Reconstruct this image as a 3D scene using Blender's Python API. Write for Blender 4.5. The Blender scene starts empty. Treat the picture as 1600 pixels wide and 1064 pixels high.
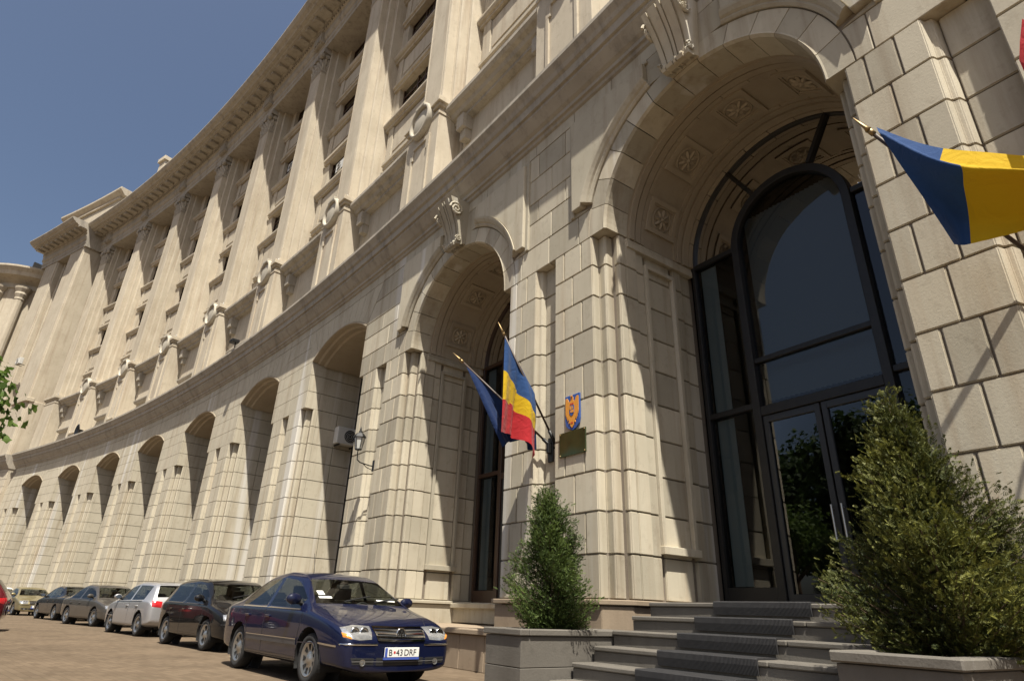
import bpy, bmesh, math, random
from mathutils import Vector, Matrix
from mathutils.bvhtree import BVHTree
random.seed(11)
SC = bpy.context.scene
COL = SC.collection
sin, cos, pi = math.sin, math.cos, math.pi
rad = math.radians

# ------------------------------------------------------------------ camera
EYE = 0.95
FPX, PITCH, ROLL = 947.795, 0.421798, 0.0348185
Fw = Vector((0, cos(PITCH), sin(PITCH))); R0 = Vector((1, 0, 0)); U0 = R0.cross(Fw)
CR = cos(ROLL)*R0 + sin(ROLL)*U0; CU = -sin(ROLL)*R0 + cos(ROLL)*U0
cam = bpy.data.objects.new('camera', bpy.data.cameras.new('camera')); COL.objects.link(cam)
cam.data.sensor_width = 36; cam.data.lens = 36*FPX/1600
cam.data.clip_start = .05; cam.data.clip_end = 5000
cam.matrix_world = Matrix(((CR.x, CU.x, -Fw.x, 0), (CR.y, CU.y, -Fw.y, 0), (CR.z, CU.z, -Fw.z, EYE), (0, 0, 0, 1)))
SC.camera = cam

# ------------------------------------------------------------------ sky, sun, exposure
TOSUN = Vector((.34, -2.12, 4.3)).normalized()
EL = math.asin(TOSUN.z); AZ = math.atan2(TOSUN.x, TOSUN.y)
world = bpy.data.worlds.new('World'); SC.world = world; world.use_nodes = True
wn = world.node_tree.nodes; wl = world.node_tree.links
bg = wn['Background']; sky = wn.new('ShaderNodeTexSky'); sky.sky_type = 'NISHITA'
sky.sun_disc = False; sky.sun_elevation = EL; sky.sun_rotation = AZ
sky.air_density = 1.0; sky.dust_density = 4.2; sky.ozone_density = 1.4; sky.altitude = 80
bg.inputs['Strength'].default_value = .065
wl.new(sky.outputs[0], bg.inputs[0])
sl = bpy.data.lights.new('sun', 'SUN'); sl.energy = 5.0; sl.angle = rad(.55); sl.color = (1, .945, .84)
sun = bpy.data.objects.new('sun', sl); COL.objects.link(sun)
sun.rotation_euler = TOSUN.to_track_quat('Z', 'Y').to_euler()
sun.location = (0, 0, 60)
vs = SC.view_settings
SC.display_settings.display_device = 'sRGB'
vs.view_transform = 'Standard'; vs.look = 'None'; vs.gamma = 1; vs.use_curve_mapping = False
vs.exposure = 0.85
SC.render.engine = 'CYCLES'
SC.cycles.max_bounces = 8

# ------------------------------------------------------------------ wall coordinates: u along the curved wall, w out of it, z up
CX, CY, RW, A0 = -140.649, -90.814, 174.0103, 0.914835
BAY = 7.4112
def place(o, u0):
    a = A0 + u0/RW
    o.location = (CX + RW*sin(a), CY + RW*cos(a), 0); o.rotation_euler = (0, 0, -a)
    return o
def cl(p):
    da = p[0]/RW; r = RW - p[1]
    return (r*sin(da), r*cos(da) - RW, p[2])
def wp(u, w, z):
    a = A0 + u/RW; r = RW - w
    return Vector((CX + r*sin(a), CY + r*cos(a), z))
def ray(px, py):
    return CR*((px-800)/FPX) - CU*((py-532)/FPX) + Fw
def pix_plane(px, py, pt, nrm):
    d = ray(px, py); o = Vector((0, 0, EYE)); t = (pt-o).dot(nrm)/d.dot(nrm); return o + d*t

# ------------------------------------------------------------------ materials
MATS = {}
def nt(name):
    m = bpy.data.materials.new(name); m.use_nodes = True; MATS[name] = m
    t = m.node_tree; return m, t.nodes, t.links, t.nodes['Principled BSDF']
def plain(name, col, rough=.5, metal=0, coat=0, spec=.5, noise=0, nscale=20, bump=0):
    m, n, l, b = nt(name)
    b.inputs['Base Color'].default_value = (*col, 1); b.inputs['Roughness'].default_value = rough
    b.inputs['Metallic'].default_value = metal; b.inputs['Coat Weight'].default_value = coat
    b.inputs['Specular IOR Level'].default_value = spec
    if noise or bump:
        g = n.new('ShaderNodeNewGeometry'); t = n.new('ShaderNodeTexNoise'); t.inputs['Scale'].default_value = nscale
        t.inputs['Detail'].default_value = 6; l.new(g.outputs['Position'], t.inputs['Vector'])
        if noise:
            mx = n.new('ShaderNodeMix'); mx.data_type = 'RGBA'
            mx.inputs['A'].default_value = (*[c*(1-noise) for c in col], 1); mx.inputs['B'].default_value = (*[min(1, c*(1+noise)) for c in col], 1)
            l.new(t.outputs['Fac'], mx.inputs['Factor']); l.new(mx.outputs['Result'], b.inputs['Base Color'])
        if bump:
            bp = n.new('ShaderNodeBump'); bp.inputs['Strength'].default_value = bump; bp.inputs['Distance'].default_value = .01
            l.new(t.outputs['Fac'], bp.inputs['Height']); l.new(bp.outputs['Normal'], b.inputs['Normal'])
    return m
def stone(name, ca, cb, stain, streak=.5, rough=.85, pit=.35, per=.10, lime=0):
    """pale limestone: broad tone drift, vertical rain streaks, blotches of dirt, pores"""
    m, n, l, b = nt(name)
    b.inputs['Roughness'].default_value = rough; b.inputs['Specular IOR Level'].default_value = .25
    g = n.new('ShaderNodeNewGeometry')
    def nz(sc, vec, det=5, rgh=.6):
        mp = n.new('ShaderNodeVectorMath'); mp.operation = 'MULTIPLY'; mp.inputs[1].default_value = vec
        l.new(g.outputs['Position'], mp.inputs[0])
        t = n.new('ShaderNodeTexNoise'); t.inputs['Scale'].default_value = sc; t.inputs['Detail'].default_value = det; t.inputs['Roughness'].default_value = rgh
        l.new(mp.outputs[0], t.inputs['Vector']); return t.outputs['Fac']
    def ramp(s, lo, hi):
        r = n.new('ShaderNodeMapRange'); r.inputs[1].default_value = lo; r.inputs[2].default_value = hi; l.new(s, r.inputs[0]); return r.outputs[0]
    def mix(f, a, bcol, mode='MIX'):
        x = n.new('ShaderNodeMix'); x.data_type = 'RGBA'; x.blend_type = mode
        if isinstance(f, (int, float)): x.inputs['Factor'].default_value = f
        else: l.new(f, x.inputs['Factor'])
        for k, c in (('A', a), ('B', bcol)):
            if isinstance(c, tuple): x.inputs[k].default_value = (*c, 1)
            else: l.new(c, x.inputs[k])
        return x.outputs['Result']
    c0 = mix(ramp(nz(.9, (1, 1, 1)), .3, .7), ca, cb)
    s1 = n.new('ShaderNodeMath'); s1.operation = 'MULTIPLY'; s1.inputs[1].default_value = streak
    l.new(ramp(nz(3.0, (1, 1, .07), 6, .65), .5, .78), s1.inputs[0])
    c1 = mix(s1.outputs[0], c0, stain)
    s2 = n.new('ShaderNodeMath'); s2.operation = 'MULTIPLY'; s2.inputs[1].default_value = .45
    l.new(ramp(nz(5.5, (1, 1, .8), 7, .7), .55, .8), s2.inputs[0])
    c2 = mix(s2.outputs[0], c1, tuple(x*.62 for x in stain))
    if lime:
        s3 = n.new('ShaderNodeMath'); s3.operation = 'MULTIPLY'; s3.inputs[1].default_value = lime
        l.new(ramp(nz(1.35, (1, 1, .035), 4, .5), .61, .68), s3.inputs[0]); c2 = mix(s3.outputs[0], c2, (.60, .575, .52))
        s4 = n.new('ShaderNodeMath'); s4.operation = 'MULTIPLY'; s4.inputs[1].default_value = .5
        l.new(ramp(nz(2.1, (1, 1, .05), 5, .6), .58, .74), s4.inputs[0]); c2 = mix(s4.outputs[0], c2, (.36, .27, .175))
    oi = n.new('ShaderNodeObjectInfo')
    pr = n.new('ShaderNodeMapRange'); pr.inputs[3].default_value = 1-per; pr.inputs[4].default_value = 1+per*.5; l.new(oi.outputs['Random'], pr.inputs[0])
    hs = n.new('ShaderNodeHueSaturation'); l.new(pr.outputs[0], hs.inputs['Value']); l.new(c2, hs.inputs['Color'])
    l.new(hs.outputs['Color'], b.inputs['Base Color'])
    bp = n.new('ShaderNodeBump'); bp.inputs['Strength'].default_value = pit; bp.inputs['Distance'].default_value = .008
    l.new(nz(38, (1, 1, 1), 8, .7), bp.inputs['Height']); l.new(bp.outputs['Normal'], b.inputs['Normal'])
    return m
STONE = stone('pale_limestone', (.43, .388, .298), (.50, .452, .352), (.28, .22, .15), .8, per=.24, lime=.8)
STONEU = stone('warm_upper_limestone', (.44, .385, .295), (.52, .46, .36), (.31, .24, .17), .85)
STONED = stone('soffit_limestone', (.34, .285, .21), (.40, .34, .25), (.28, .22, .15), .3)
CORE = stone('joint_mortar', (.19, .16, .125), (.23, .195, .155), (.11, .09, .07), .5)
CORN = stone('weathered_cornice_stone', (.33, .295, .24), (.41, .37, .305), (.17, .155, .135), .85)
GRAN = stone('grey_granite', (.115, .105, .09), (.155, .142, .122), (.07, .06, .048), .4, .7, .5)
PLINTH = stone('tan_plinth_stone', (.24, .185, .13), (.29, .23, .165), (.16, .12, .08), .4)
WHITE = stone('pale_disc_stone', (.40, .365, .295), (.46, .42, .345), (.30, .26, .20), .5)
FRAME = plain('dark_bronze_metal', (.020, .019, .018), .45, .2, noise=.35, nscale=6)
BROWNF = plain('brown_painted_wood', (.055, .03, .018), .4)
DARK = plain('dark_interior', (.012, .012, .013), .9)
CURT = plain('grey_blind_fabric', (.25, .27, .29), .9)
BLACKM = plain('black_iron', (.02, .02, .02), .45, .5)
def glass(name, tint, refl=.9, trans=.15, fm=1.2):
    m, n, l, b = nt(name)
    n.remove(b); out = n['Material Output']
    gl = n.new('ShaderNodeBsdfGlossy'); gl.inputs['Roughness'].default_value = .012; gl.inputs['Color'].default_value = (refl, refl, refl, 1)
    tr = n.new('ShaderNodeBsdfTransparent'); tr.inputs['Color'].default_value = (*tint, 1)
    fr = n.new('ShaderNodeFresnel'); fr.inputs['IOR'].default_value = 1.6
    ad = n.new('ShaderNodeMath'); ad.operation = 'MULTIPLY_ADD'; ad.inputs[1].default_value = fm; ad.inputs[2].default_value = trans; ad.use_clamp = True
    l.new(fr.outputs[0], ad.inputs[0])
    mx = n.new('ShaderNodeMixShader'); l.new(ad.outputs[0], mx.inputs[0]); l.new(tr.outputs[0], mx.inputs[1]); l.new(gl.outputs[0], mx.inputs[2])
    l.new(mx.outputs[0], out.inputs['Surface']); return m
GLASS = glass('tinted_window_glass', (.55, .60, .60), .62, .03)
CARGL = glass('car_window_glass', (.80, .85, .81), .9, .02, .8)

# ------------------------------------------------------------------ mesh helpers
class MB:
    def __init__(s): s.v = []; s.f = []; s.m = []
    def face(s, pts, m=0):
        i = len(s.v); s.v += [tuple(p) for p in pts]; s.f.append(tuple(range(i, i+len(pts)))); s.m.append(m)
    def idx(s, vs, fs, m=0):
        i = len(s.v); s.v += [tuple(p) for p in vs]
        for f in fs: s.f.append(tuple(i+k for k in f)); s.m.append(m)
    def box(s, a0, a1, b0, b1, c0, c1, m=0):
        V = [(a, b, c) for a in (a0, a1) for b in (b0, b1) for c in (c0, c1)]
        s.idx(V, [(0, 1, 3, 2), (4, 6, 7, 5), (0, 4, 5, 1), (2, 3, 7, 6), (0, 2, 6, 4), (1, 5, 7, 3)], m)
    def vprism(s, pts, z0, z1, m=0):
        n = len(pts); V = [(p[0], p[1], z0) for p in pts] + [(p[0], p[1], z1) for p in pts]
        s.idx(V, [tuple(range(n-1, -1, -1)), tuple(range(n, 2*n))] + [(i, (i+1) % n, n+(i+1) % n, n+i) for i in range(n)], m)
    def wprism(s, pts, w0, w1, m=0):
        """outline in (u,z), extruded through the wall depth"""
        n = len(pts); V = [(p[0], w0, p[1]) for p in pts] + [(p[0], w1, p[1]) for p in pts]
        s.idx(V, [tuple(range(n-1, -1, -1)), tuple(range(n, 2*n))] + [(i, (i+1) % n, n+(i+1) % n, n+i) for i in range(n)], m)
    def sweep(s, prof, u0, u1, seg=1.3, m=0):
        """profile in (w,z) closed, swept along u"""
        k = max(1, int(math.ceil(abs(u1-u0)/seg))); n = len(prof); V = []
        for j in range(k+1):
            u = u0+(u1-u0)*j/k; V += [(u, w, z) for w, z in prof]
        F = [tuple(range(n-1, -1, -1)), tuple(range(k*n, k*n+n))]
        for j in range(k):
            for i in range(n):
                i2 = (i+1) % n; F.append((j*n+i, j*n+i2, (j+1)*n+i2, (j+1)*n+i))
        s.idx(V, F, m)
    def arcsweep(s, prof, uc, zc, t0, t1, n=24, m=0):
        """profile in (r,w) closed, swept through angles about (uc,zc)"""
        k = len(prof); V = []
        for j in range(n+1):
            t = t0+(t1-t0)*j/n; V += [(uc+r*cos(t), w, zc+r*sin(t)) for r, w in prof]
        F = [tuple(range(k-1, -1, -1)), tuple(range(n*k, n*k+k))]
        for j in range(n):
            for i in range(k):
                i2 = (i+1) % k; F.append((j*k+i, j*k+i2, (j+1)*k+i2, (j+1)*k+i))
        s.idx(V, F, m)
    def lathe(s, prof, c=(0, 0, 0), n=16, axis='z', m=0, a0=0, a1=2*pi):
        full = abs(a1-a0-2*pi) < 1e-6; k = len(prof); V = []; N = n if full else n+1
        for j in range(N):
            t = a0+(a1-a0)*j/n
            for r, h in prof:
                if axis == 'z': V.append((c[0]+r*cos(t), c[1]+r*sin(t), c[2]+h))
                elif axis == 'y': V.append((c[0]+r*cos(t), c[1]+h, c[2]+r*sin(t)))
                else: V.append((c[0]+h, c[1]+r*cos(t), c[2]+r*sin(t)))
        F = []
        for j in range(n):
            j2 = (j+1) % N if full else j+1
            for i in range(k-1): F.append((j*k+i, j2*k+i, j2*k+i+1, j*k+i+1))
        s.idx(V, F, m)
    def tube(s, pts, r, n=8, m=0, r1=None):
        pts = [Vector(p) for p in pts]; V = []; L = len(pts)
        for i, p in enumerate(pts):
            d = (pts[min(i+1, L-1)]-pts[max(i-1, 0)]).normalized()
            a = d.cross(Vector((0, 0, 1)) if abs(d.z) < .9 else Vector((1, 0, 0))).normalized(); b = d.cross(a)
            rr = r if r1 is None else r+(r1-r)*i/(L-1)
            V += [p+rr*(cos(2*pi*j/n)*a+sin(2*pi*j/n)*b) for j in range(n)]
        F = [tuple(range(n-1, -1, -1)), tuple(range((L-1)*n, L*n))]
        for i in range(L-1):
            for j in range(n): F.append((i*n+j, i*n+(j+1) % n, (i+1)*n+(j+1) % n, (i+1)*n+j))
        s.idx(V, F, m)
    def mesh(s, name, mats, T=None, bevel=0, smooth=False, merge=False, seg=1):
        me = bpy.data.meshes.new(name)
        me.from_pydata([T(p) for p in s.v] if T else s.v, [], s.f)
        if not isinstance(mats, (list, tuple)): mats = [mats]
        for x in mats: me.materials.append(x)
        if len(mats) > 1:
            for p, i in zip(me.polygons, s.m): p.material_index = i
        bm = bmesh.new(); bm.from_mesh(me)
        if merge or bevel: bmesh.ops.remove_doubles(bm, verts=bm.verts, dist=1e-5)
        bmesh.ops.recalc_face_normals(bm, faces=bm.faces)
        if bevel:
            es = [e for e in bm.edges if len(e.link_faces) == 2 and e.calc_face_angle(0) > .6]
            bmesh.ops.bevel(bm, geom=es, offset=bevel, segments=seg, affect='EDGES', clamp_overlap=True)
        bm.to_mesh(me); bm.free()
        if smooth:
            for p in me.polygons: p.use_smooth = True
        me.update(); return me
def ob(name, me, parent=None, u=None, loc=None, rot=None):
    o = bpy.data.objects.new(name, me); COL.objects.link(o)
    if parent: o.parent = parent
    if u is not None: place(o, u)
    if loc is not None: o.location = loc
    if rot is not None: o.rotation_euler = rot
    return o
def tag(o, label, cat=None, group=None, kind=None):
    if label: o['label'] = label
    if cat: o['category'] = cat
    if group: o['group'] = group
    if kind: o['kind'] = kind
    return o
def thing(name, label, cat, loc=(0, 0, 0), rz=0, group=None):
    o = bpy.data.objects.new(name, None); COL.objects.link(o); o.location = loc; o.rotation_euler = (0, 0, rz)
    o.empty_display_size = .2
    return tag(o, label, cat, group)
def copytree(o, parent, dz=0):
    c = o.copy(); COL.objects.link(c); c.parent = parent
    for ch in o.children: copytree(ch, c)
    return c
def wallpart(name, mb, mat, parent, u, bevel=0, smooth=False, seg=1):
    return ob(name, mb.mesh(name, mat, cl, bevel, smooth, seg=seg), parent, u)
def smooth_by_angle(o, ang=.6):
    me = o.data; bm = bmesh.new(); bm.from_mesh(me); bmesh.ops.remove_doubles(bm, verts=bm.verts, dist=1e-5)
    for f in bm.faces: f.smooth = True
    for e in bm.edges: e.smooth = (len(e.link_faces) == 2 and e.calc_face_angle(0) < ang)
    bm.to_mesh(me); bm.free(); return o

# ------------------------------------------------------------------ ground
def paving():
    m, n, l, b = nt('brown_block_paving'); b.inputs['Roughness'].default_value = .9; b.inputs['Specular IOR Level'].default_value = .2
    g = n.new('ShaderNodeNewGeometry')
    rt = n.new('ShaderNodeVectorRotate'); rt.rotation_type = 'Z_AXIS'; rt.inputs['Angle'].default_value = rad(45); l.new(g.outputs['Position'], rt.inputs['Vector'])
    br = n.new('ShaderNodeTexBrick'); br.inputs['Scale'].default_value = 1.0; br.inputs['Brick Width'].default_value = .22; br.inputs['Row Height'].default_value = .11
    br.inputs['Mortar Size'].default_value = .005; br.inputs['Color1'].default_value = (.115, .084, .055, 1); br.inputs['Color2'].default_value = (.150, .112, .075, 1)
    br.inputs['Mortar'].default_value = (.10, .075, .051, 1); l.new(rt.outputs[0], br.inputs['Vector'])
    t = n.new('ShaderNodeTexNoise'); t.inputs['Scale'].default_value = .6; t.inputs['Detail'].default_value = 8; t.inputs['Roughness'].default_value = .65; l.new(g.outputs['Position'], t.inputs['Vector'])
    r = n.new('ShaderNodeMapRange'); r.inputs[1].default_value = .3; r.inputs[2].default_value = .75; r.inputs[3].default_value = .72; r.inputs[4].default_value = 1.15; l.new(t.outputs['Fac'], r.inputs[0])
    hs = n.new('ShaderNodeHueSaturation'); l.new(br.outputs['Color'], hs.inputs['Color']); l.new(r.outputs[0], hs.inputs['Value'])
    l.new(hs.outputs['Color'], b.inputs['Base Color'])
    bp = n.new('ShaderNodeBump'); bp.inputs["Strength"].default_value = .25; bp.inputs["Distance"].default_value = .004; l.new(br.outputs['Fac'], bp.inputs['Height']); bp.invert = True
    l.new(bp.outputs['Normal'], b.inputs['Normal']); return m
mb = MB(); mb.face([(-600, -600, 0), (600, -600, 0), (600, 600, 0), (-600, 600, 0)])
tag(ob('ground', mb.mesh('ground', paving())), 'brown block paved forecourt in front of the building', None, None, 'structure')

# ------------------------------------------------------------------ the building: ground floor
bld = thing('palace_building', 'huge curved pale stone palace with ground floor arcade and giant pilasters', 'building')
IMP, CRS, HA = 7.50, .632, 2.105          # impost height, course height, half width of every arch
ZTOP = 10.90                               # top of the arcade wall, under the cornice
COURSES = [1.18+i*CRS for i in range(11)]  # joints from the plinth up to the impost
ZR = [(2.79, 0), (2.825, 0), (2.84, -.018), (2.845, -.055), (2.83, -.19), (2.975, -.165), (3.005, -.17), (3.02, -.19), (3.025, -.23), (3.01, -.37), (3.15, -.335), (3.18, -.34), (3.2, -.37), (3.2, -.5)]
ZL = [((3.2-s)*.72, w) for s, w in reversed(ZR)]
SL = [(1.15, 0), (1.165, -.012), (1.185, -.09), (1.235, -.10), (1.25, -.12), (1.275, -.24)]
def sh(pts, d=-3.2): return [(s+d, w) for s, w in pts]
def course_polys(t, jamb):
    """plan outlines of the stones of one course of a pier (s from its left edge)"""
    g = .010; out = []
    rj = [1.78, 2.29] if t == 0 else [1.78, 2.05, 2.54]
    lj = [None, .70] if t == 0 else [None, .50, .86]
    for i, j in enumerate(rj):
        a = j+(g if i else 0)
        if i+1 < len(rj): b = rj[i+1]-g; out.append([(a, 0), (b, 0), (b, -.3), (a, -.3)])
        else: out.append([(a, 0)]+ZR+[(a, -.5)])
    for i, j in enumerate(lj):
        a = ZL[-1][0] if j is None else j+g
        if i+1 < len(lj):
            b = lj[i+1]-g
            if j is None: out.append([(b, -.5)]+ZL+[(b, 0)])
            else: out.append([(a, 0), (b, 0), (b, -.3), (a, -.3)])
        else: out.append([(a, 0)]+SL+[(a, -.24)])
    out.append([(1.285, -.19), (1.775, -.19), (1.775, -.34), (1.285, -.34)])
    if jamb:
        for w0, w1, d in ((-.51, -.80, 0), (-.81, -1.02, -.035), (-1.12, -1.78, -.06), (-1.88, -2.12, -.035), (-2.13, -2.42, -.075)):
            out.append([(3.2+d, w0), (3.2+d, w1), (2.9, w1), (2.9, w0)])
    return out
def pier_core(mb, o=0):
    mb.vprism(sh([(1.8, -.03), (2.77, -.03), (2.84, -.19), (2.97, -.2), (3.0, -.35), (3.1, -.36), (3.1, -2.55), (1.8, -2.55)], o-3.2), .0, IMP+.3)
    mb.vprism(sh([(.08, -.4), (.14, -.22), (.28, -.2), (.30, -.03), (1.12, -.03), (1.2, -.23), (1.79, -.23), (1.79, -2.55), (.05, -2.55)], o-3.2), .0, IMP+.3)
def plinth_pts(e=0): return sh([(.0-e, -.3), (.2-e, .05+e), (1.25, .05+e), (1.30, -.12+e), (1.72, -.12+e), (1.74, .05+e), (2.9, .05+e), (3.22+e, -.28), (3.22+e, -2.45), (.0-e, -2.45)])
# wall stones above the impost, outlines in (u,z); neighbours left/right are 'semi' or 'seg' arches
TANV = math.tan(math.asin(HA/3.82))
def bnd(kind, z):
    if kind == 'semi': return math.sqrt(max(0, 2.52**2-(z-IMP)**2)) if z < IMP+CRS+.01 else 2.93
    return HA if z <= 9.27 else (z-6.08)*TANV
def wall_polys(lk, rk):
    out = []; zs = [IMP, IMP+CRS, IMP+2*CRS, 9.30, 9.95, 10.6]
    for i in range(5):
        z0, z1 = zs[i]+.009, zs[i+1]-.009
        if i == 0: z0 = IMP
        n = 5; zz = [z0+(z1-z0)*j/n for j in range(n+1)]
        L = [(-3.2-HA+bnd(lk, z)+.008, z) for z in zz]; Rr = [(HA-bnd(rk, z)-.008, z) for z in zz]
        js = [-2.0, -1.1] if i % 2 == 0 else [-1.55]
        if i == 0: js = [-2.55, -1.62, -.72]
        edges = [L]+[[(j, z0), (j, z1)] for j in js]+[Rr]
        for k in range(len(edges)-1):
            a, b = edges[k], edges[k+1]
            if k: a = [(p[0]+.009, p[1]) for p in a]
            if k+2 < len(edges): b = [(p[0]-.009, p[1]) for p in b]
            out.append(([(p[0], p[1]) for p in a]+[(p[0], p[1]) for p in reversed(b)], i))
    return out
kinds = {k: ('semi' if k < 1 else 'seg', 'semi' if k < 1 else 'seg') for k in range(-3, 9)}
kinds[0] = ('seg', 'semi')
stone_mesh = {}
def stones_of(t, jamb):
    if (t, jamb) not in stone_mesh:
        stone_mesh[t, jamb] = []
        for P in course_polys(t, jamb):
            m = MB(); m.vprism(sh(P), .009, CRS-.009); stone_mesh[t, jamb].append(m.mesh('stone', STONE, cl, .012, seg=2))
    return stone_mesh[t, jamb]
def plinth(mb, o=0):
    P = [(a+o, b) for a, b in plinth_pts()]; mb.vprism(P, 0, 1.09)
    mb.vprism([(a+o, b) for a, b in plinth_pts(.05)], 1.10, 1.175)
for k in (-2, -1, 0):
    m = MB(); pier_core(m); p = wallpart('pier', m, CORE, bld, -BAY*k)
    m = MB(); plinth(m); wallpart('plinth', m, PLINTH if k else STONE, p, None, .012)
    p['label'] = {-2: 'pier right of the tall doorway beside the large conifer', -1: 'pier between the two tall arches carrying the coat of arms', 0: 'pier behind the dark blue car'}[k]
    for i in range(10):
        for me in stones_of(i % 2, k > -2):
            ob('stone', me, p, loc=(0, 0, COURSES[i]))
    for P, i in wall_polys(*kinds[k]):
        m = MB(); m.wprism(P, 0, -.5 if i == 0 else -.2); ob('stone', m.mesh('stone', STONE, cl, .010), p)
# the farther piers: core plus all their stones in one part
core = MB(); rest = MB(); pl = MB()
for k in list(range(1, 8))+[-3]:
    o = -BAY*k; pier_core(core, o)
    for i in range(-1, 10):
        for P in course_polys(i % 2, False):
            rest.vprism([(s-3.2+o, w) for s, w in P], (.55 if i < 0 else COURSES[i])+.012, COURSES[i+1]-.012)
        for w0, w1 in ((-.51, -1.28), (-1.30, -2.1)):
            rest.vprism([(o, w0), (o, w1), (o-.3, w1), (o-.3, w0)], (.55 if i < 0 else COURSES[i])+.012, COURSES[i+1]-.012)
    rest.vprism(sh([(.2, .03), (2.9, .03), (3.22, -.3), (3.22, -2.1), (.1, -2.1), (.0, -.3)], o-3.2), 0, .55)
    for P, i in wall_polys(*kinds.get(k, ('seg', 'seg'))):
        rest.wprism([(a+o, z) for a, z in P], 0, -.5 if i == 0 else -.2)
    for z0, z1 in ((IMP, 8.13), (8.13, 8.76), (8.76, 9.27)):
        rest.vprism([(o, -.19 if z0 > 8 else -.51), (o, -2.1), (o-.3, -2.1), (o-.3, -.19 if z0 > 8 else -.51)], z0+.01, z1-.01)
for k in range(1, 8):          # fan of voussoirs over the low arches
    uc = -BAY*k+HA
    for j in range(11):
        t0 = (-33.4+66.8*j/11)*pi/180+.0025; t1 = (-33.4+66.8*(j+1)/11)*pi/180-.0025
        A = [(uc+3.88*sin(t0+(t1-t0)*q/3), 6.08+3.88*cos(t0+(t1-t0)*q/3)) for q in range(4)]
        A += [(uc+4.51*math.tan(t1), 10.59), (uc+4.51*math.tan(t0), 10.59)]
        rest.wprism(A, 0, -.2)
o = wallpart('pier_core', core, CORE, bld, 0); o['kind'] = 'stuff'
o = wallpart('stone', rest, STONE, bld, 0); o['kind'] = 'stuff'; o['label'] = 'ashlar stones of the farther arcade piers'
# plain wall behind the joints, with the arch openings left free
m = MB()
def back(u0, u1, f):
    m.face([(u0, -.035, f(u0)), (u1, -.035, f(u1)), (u1, -.035, ZTOP), (u0, -.035, ZTOP)])
for k in range(-3, 8):
    uc = -BAY*k+HA; semi = k <= 0
    back(-BAY*k-3.2, -BAY*k, lambda u: IMP+.1)
    n = 28
    for j in range(n):
        a = -HA+2*HA*j/n; b = -HA+2*HA*(j+1)/n
        f = (lambda u: IMP+math.sqrt(max(0, 2.2**2-(u-uc)**2))) if semi else (lambda u: 6.08+math.sqrt(3.86**2-(u-uc)**2))
        back(uc+a, uc+b, f)
wallpart('arcade_wall', m, CORE, bld, 0)
m = MB()                        # long band of stones under the cornice
u = -54.4
while u < 23:
    L = random.uniform(.95, 1.35); m.box(u+.008, u+L-.008, 0, -.2, 10.612, ZTOP+.05); u += L
wallpart('frieze_band', m, STONE, bld, 0)['kind'] = 'stuff'
# arcade cornice and terrace edge
m = MB()
prof = [(-3, 10.9), (.0, 10.9), (.05, 10.93), (.07, 11.0), (.12, 11.02), (.13, 11.10), (.20, 11.16), (.30, 11.30), (.36, 11.38), (.36, 11.46), (.42, 11.47), (.44, 11.66), (.50, 11.70), (.54, 11.80), (.61, 11.90), (.635, 11.94), (.635, 12.04), (.55, 12.05), (-3, 12.10)]
m.sweep(prof, -54.6, 23, 1.0)
o = wallpart('arcade_cornice', m, CORN, bld, 0)
m = MB(); m.sweep([(.60, 12.045), (.60, 12.085), (.46, 12.085), (.46, 12.045)], -54.6, 23, 1.0)
wallpart('lead_flashing', m, plain('dull_lead', (.16, .155, .15), .6, .4, noise=.3, nscale=3), bld, 0)
# low arches: moulded soffits and dark glazing
ms = MB()
for k in range(1, 8):
    uc = -BAY*k+HA; h = math.asin(HA/3.82)
    ms.arcsweep([(3.875, -.02), (3.86, .02), (3.82, .02), (3.80, -.05), (3.80, -.18), (3.74, -.24), (3.74, -.42), (3.68, -.48), (3.68, -2.1), (3.95, -2.1), (3.95, -.02)], uc, 6.08, pi/2-h, pi/2+h, 20)
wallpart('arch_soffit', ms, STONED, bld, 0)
def pane(mb, u0, u1, z0, z1, w): mb.face([(u0, w, z0), (u1, w, z0), (u1, w, z1), (u0, w, z1)])
fm = MB(); pm = MB()
for a, b, c, d in ((-2.1, -2.0, 1.5, 9.6), (2.0, 2.1, 1.5, 9.6), (-.06, .06, 1.5, 9.9), (-1.06, -.96, 1.5, 9.9), (.96, 1.06, 1.5, 9.9), (-2.0, 2.0, 1.3, 1.5), (-2.0, 2.0, 4.2, 4.32), (-2.0, 2.0, 6.9, 7.02)): fm.box(a, b, -2.02, -2.12 + (.012 if c == 1.5 else 0), c, d)
pane(pm, -2.1, 2.1, .9, 10.1, -2.08); fmm = fm.mesh('window', FRAME, cl); pmm = pm.mesh('pane', GLASS, cl)
m = MB(); m.box(-2.1, 2.1, -1.9, -2.3, 0, 1.3); sillm = m.mesh('sill', STONE, cl, .02)
for k in range(1, 8):
    w_ = ob('window', fmm, bld, -BAY*k+HA); ob('pane', pmm, w_); ob('sill', sillm, w_)
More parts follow.
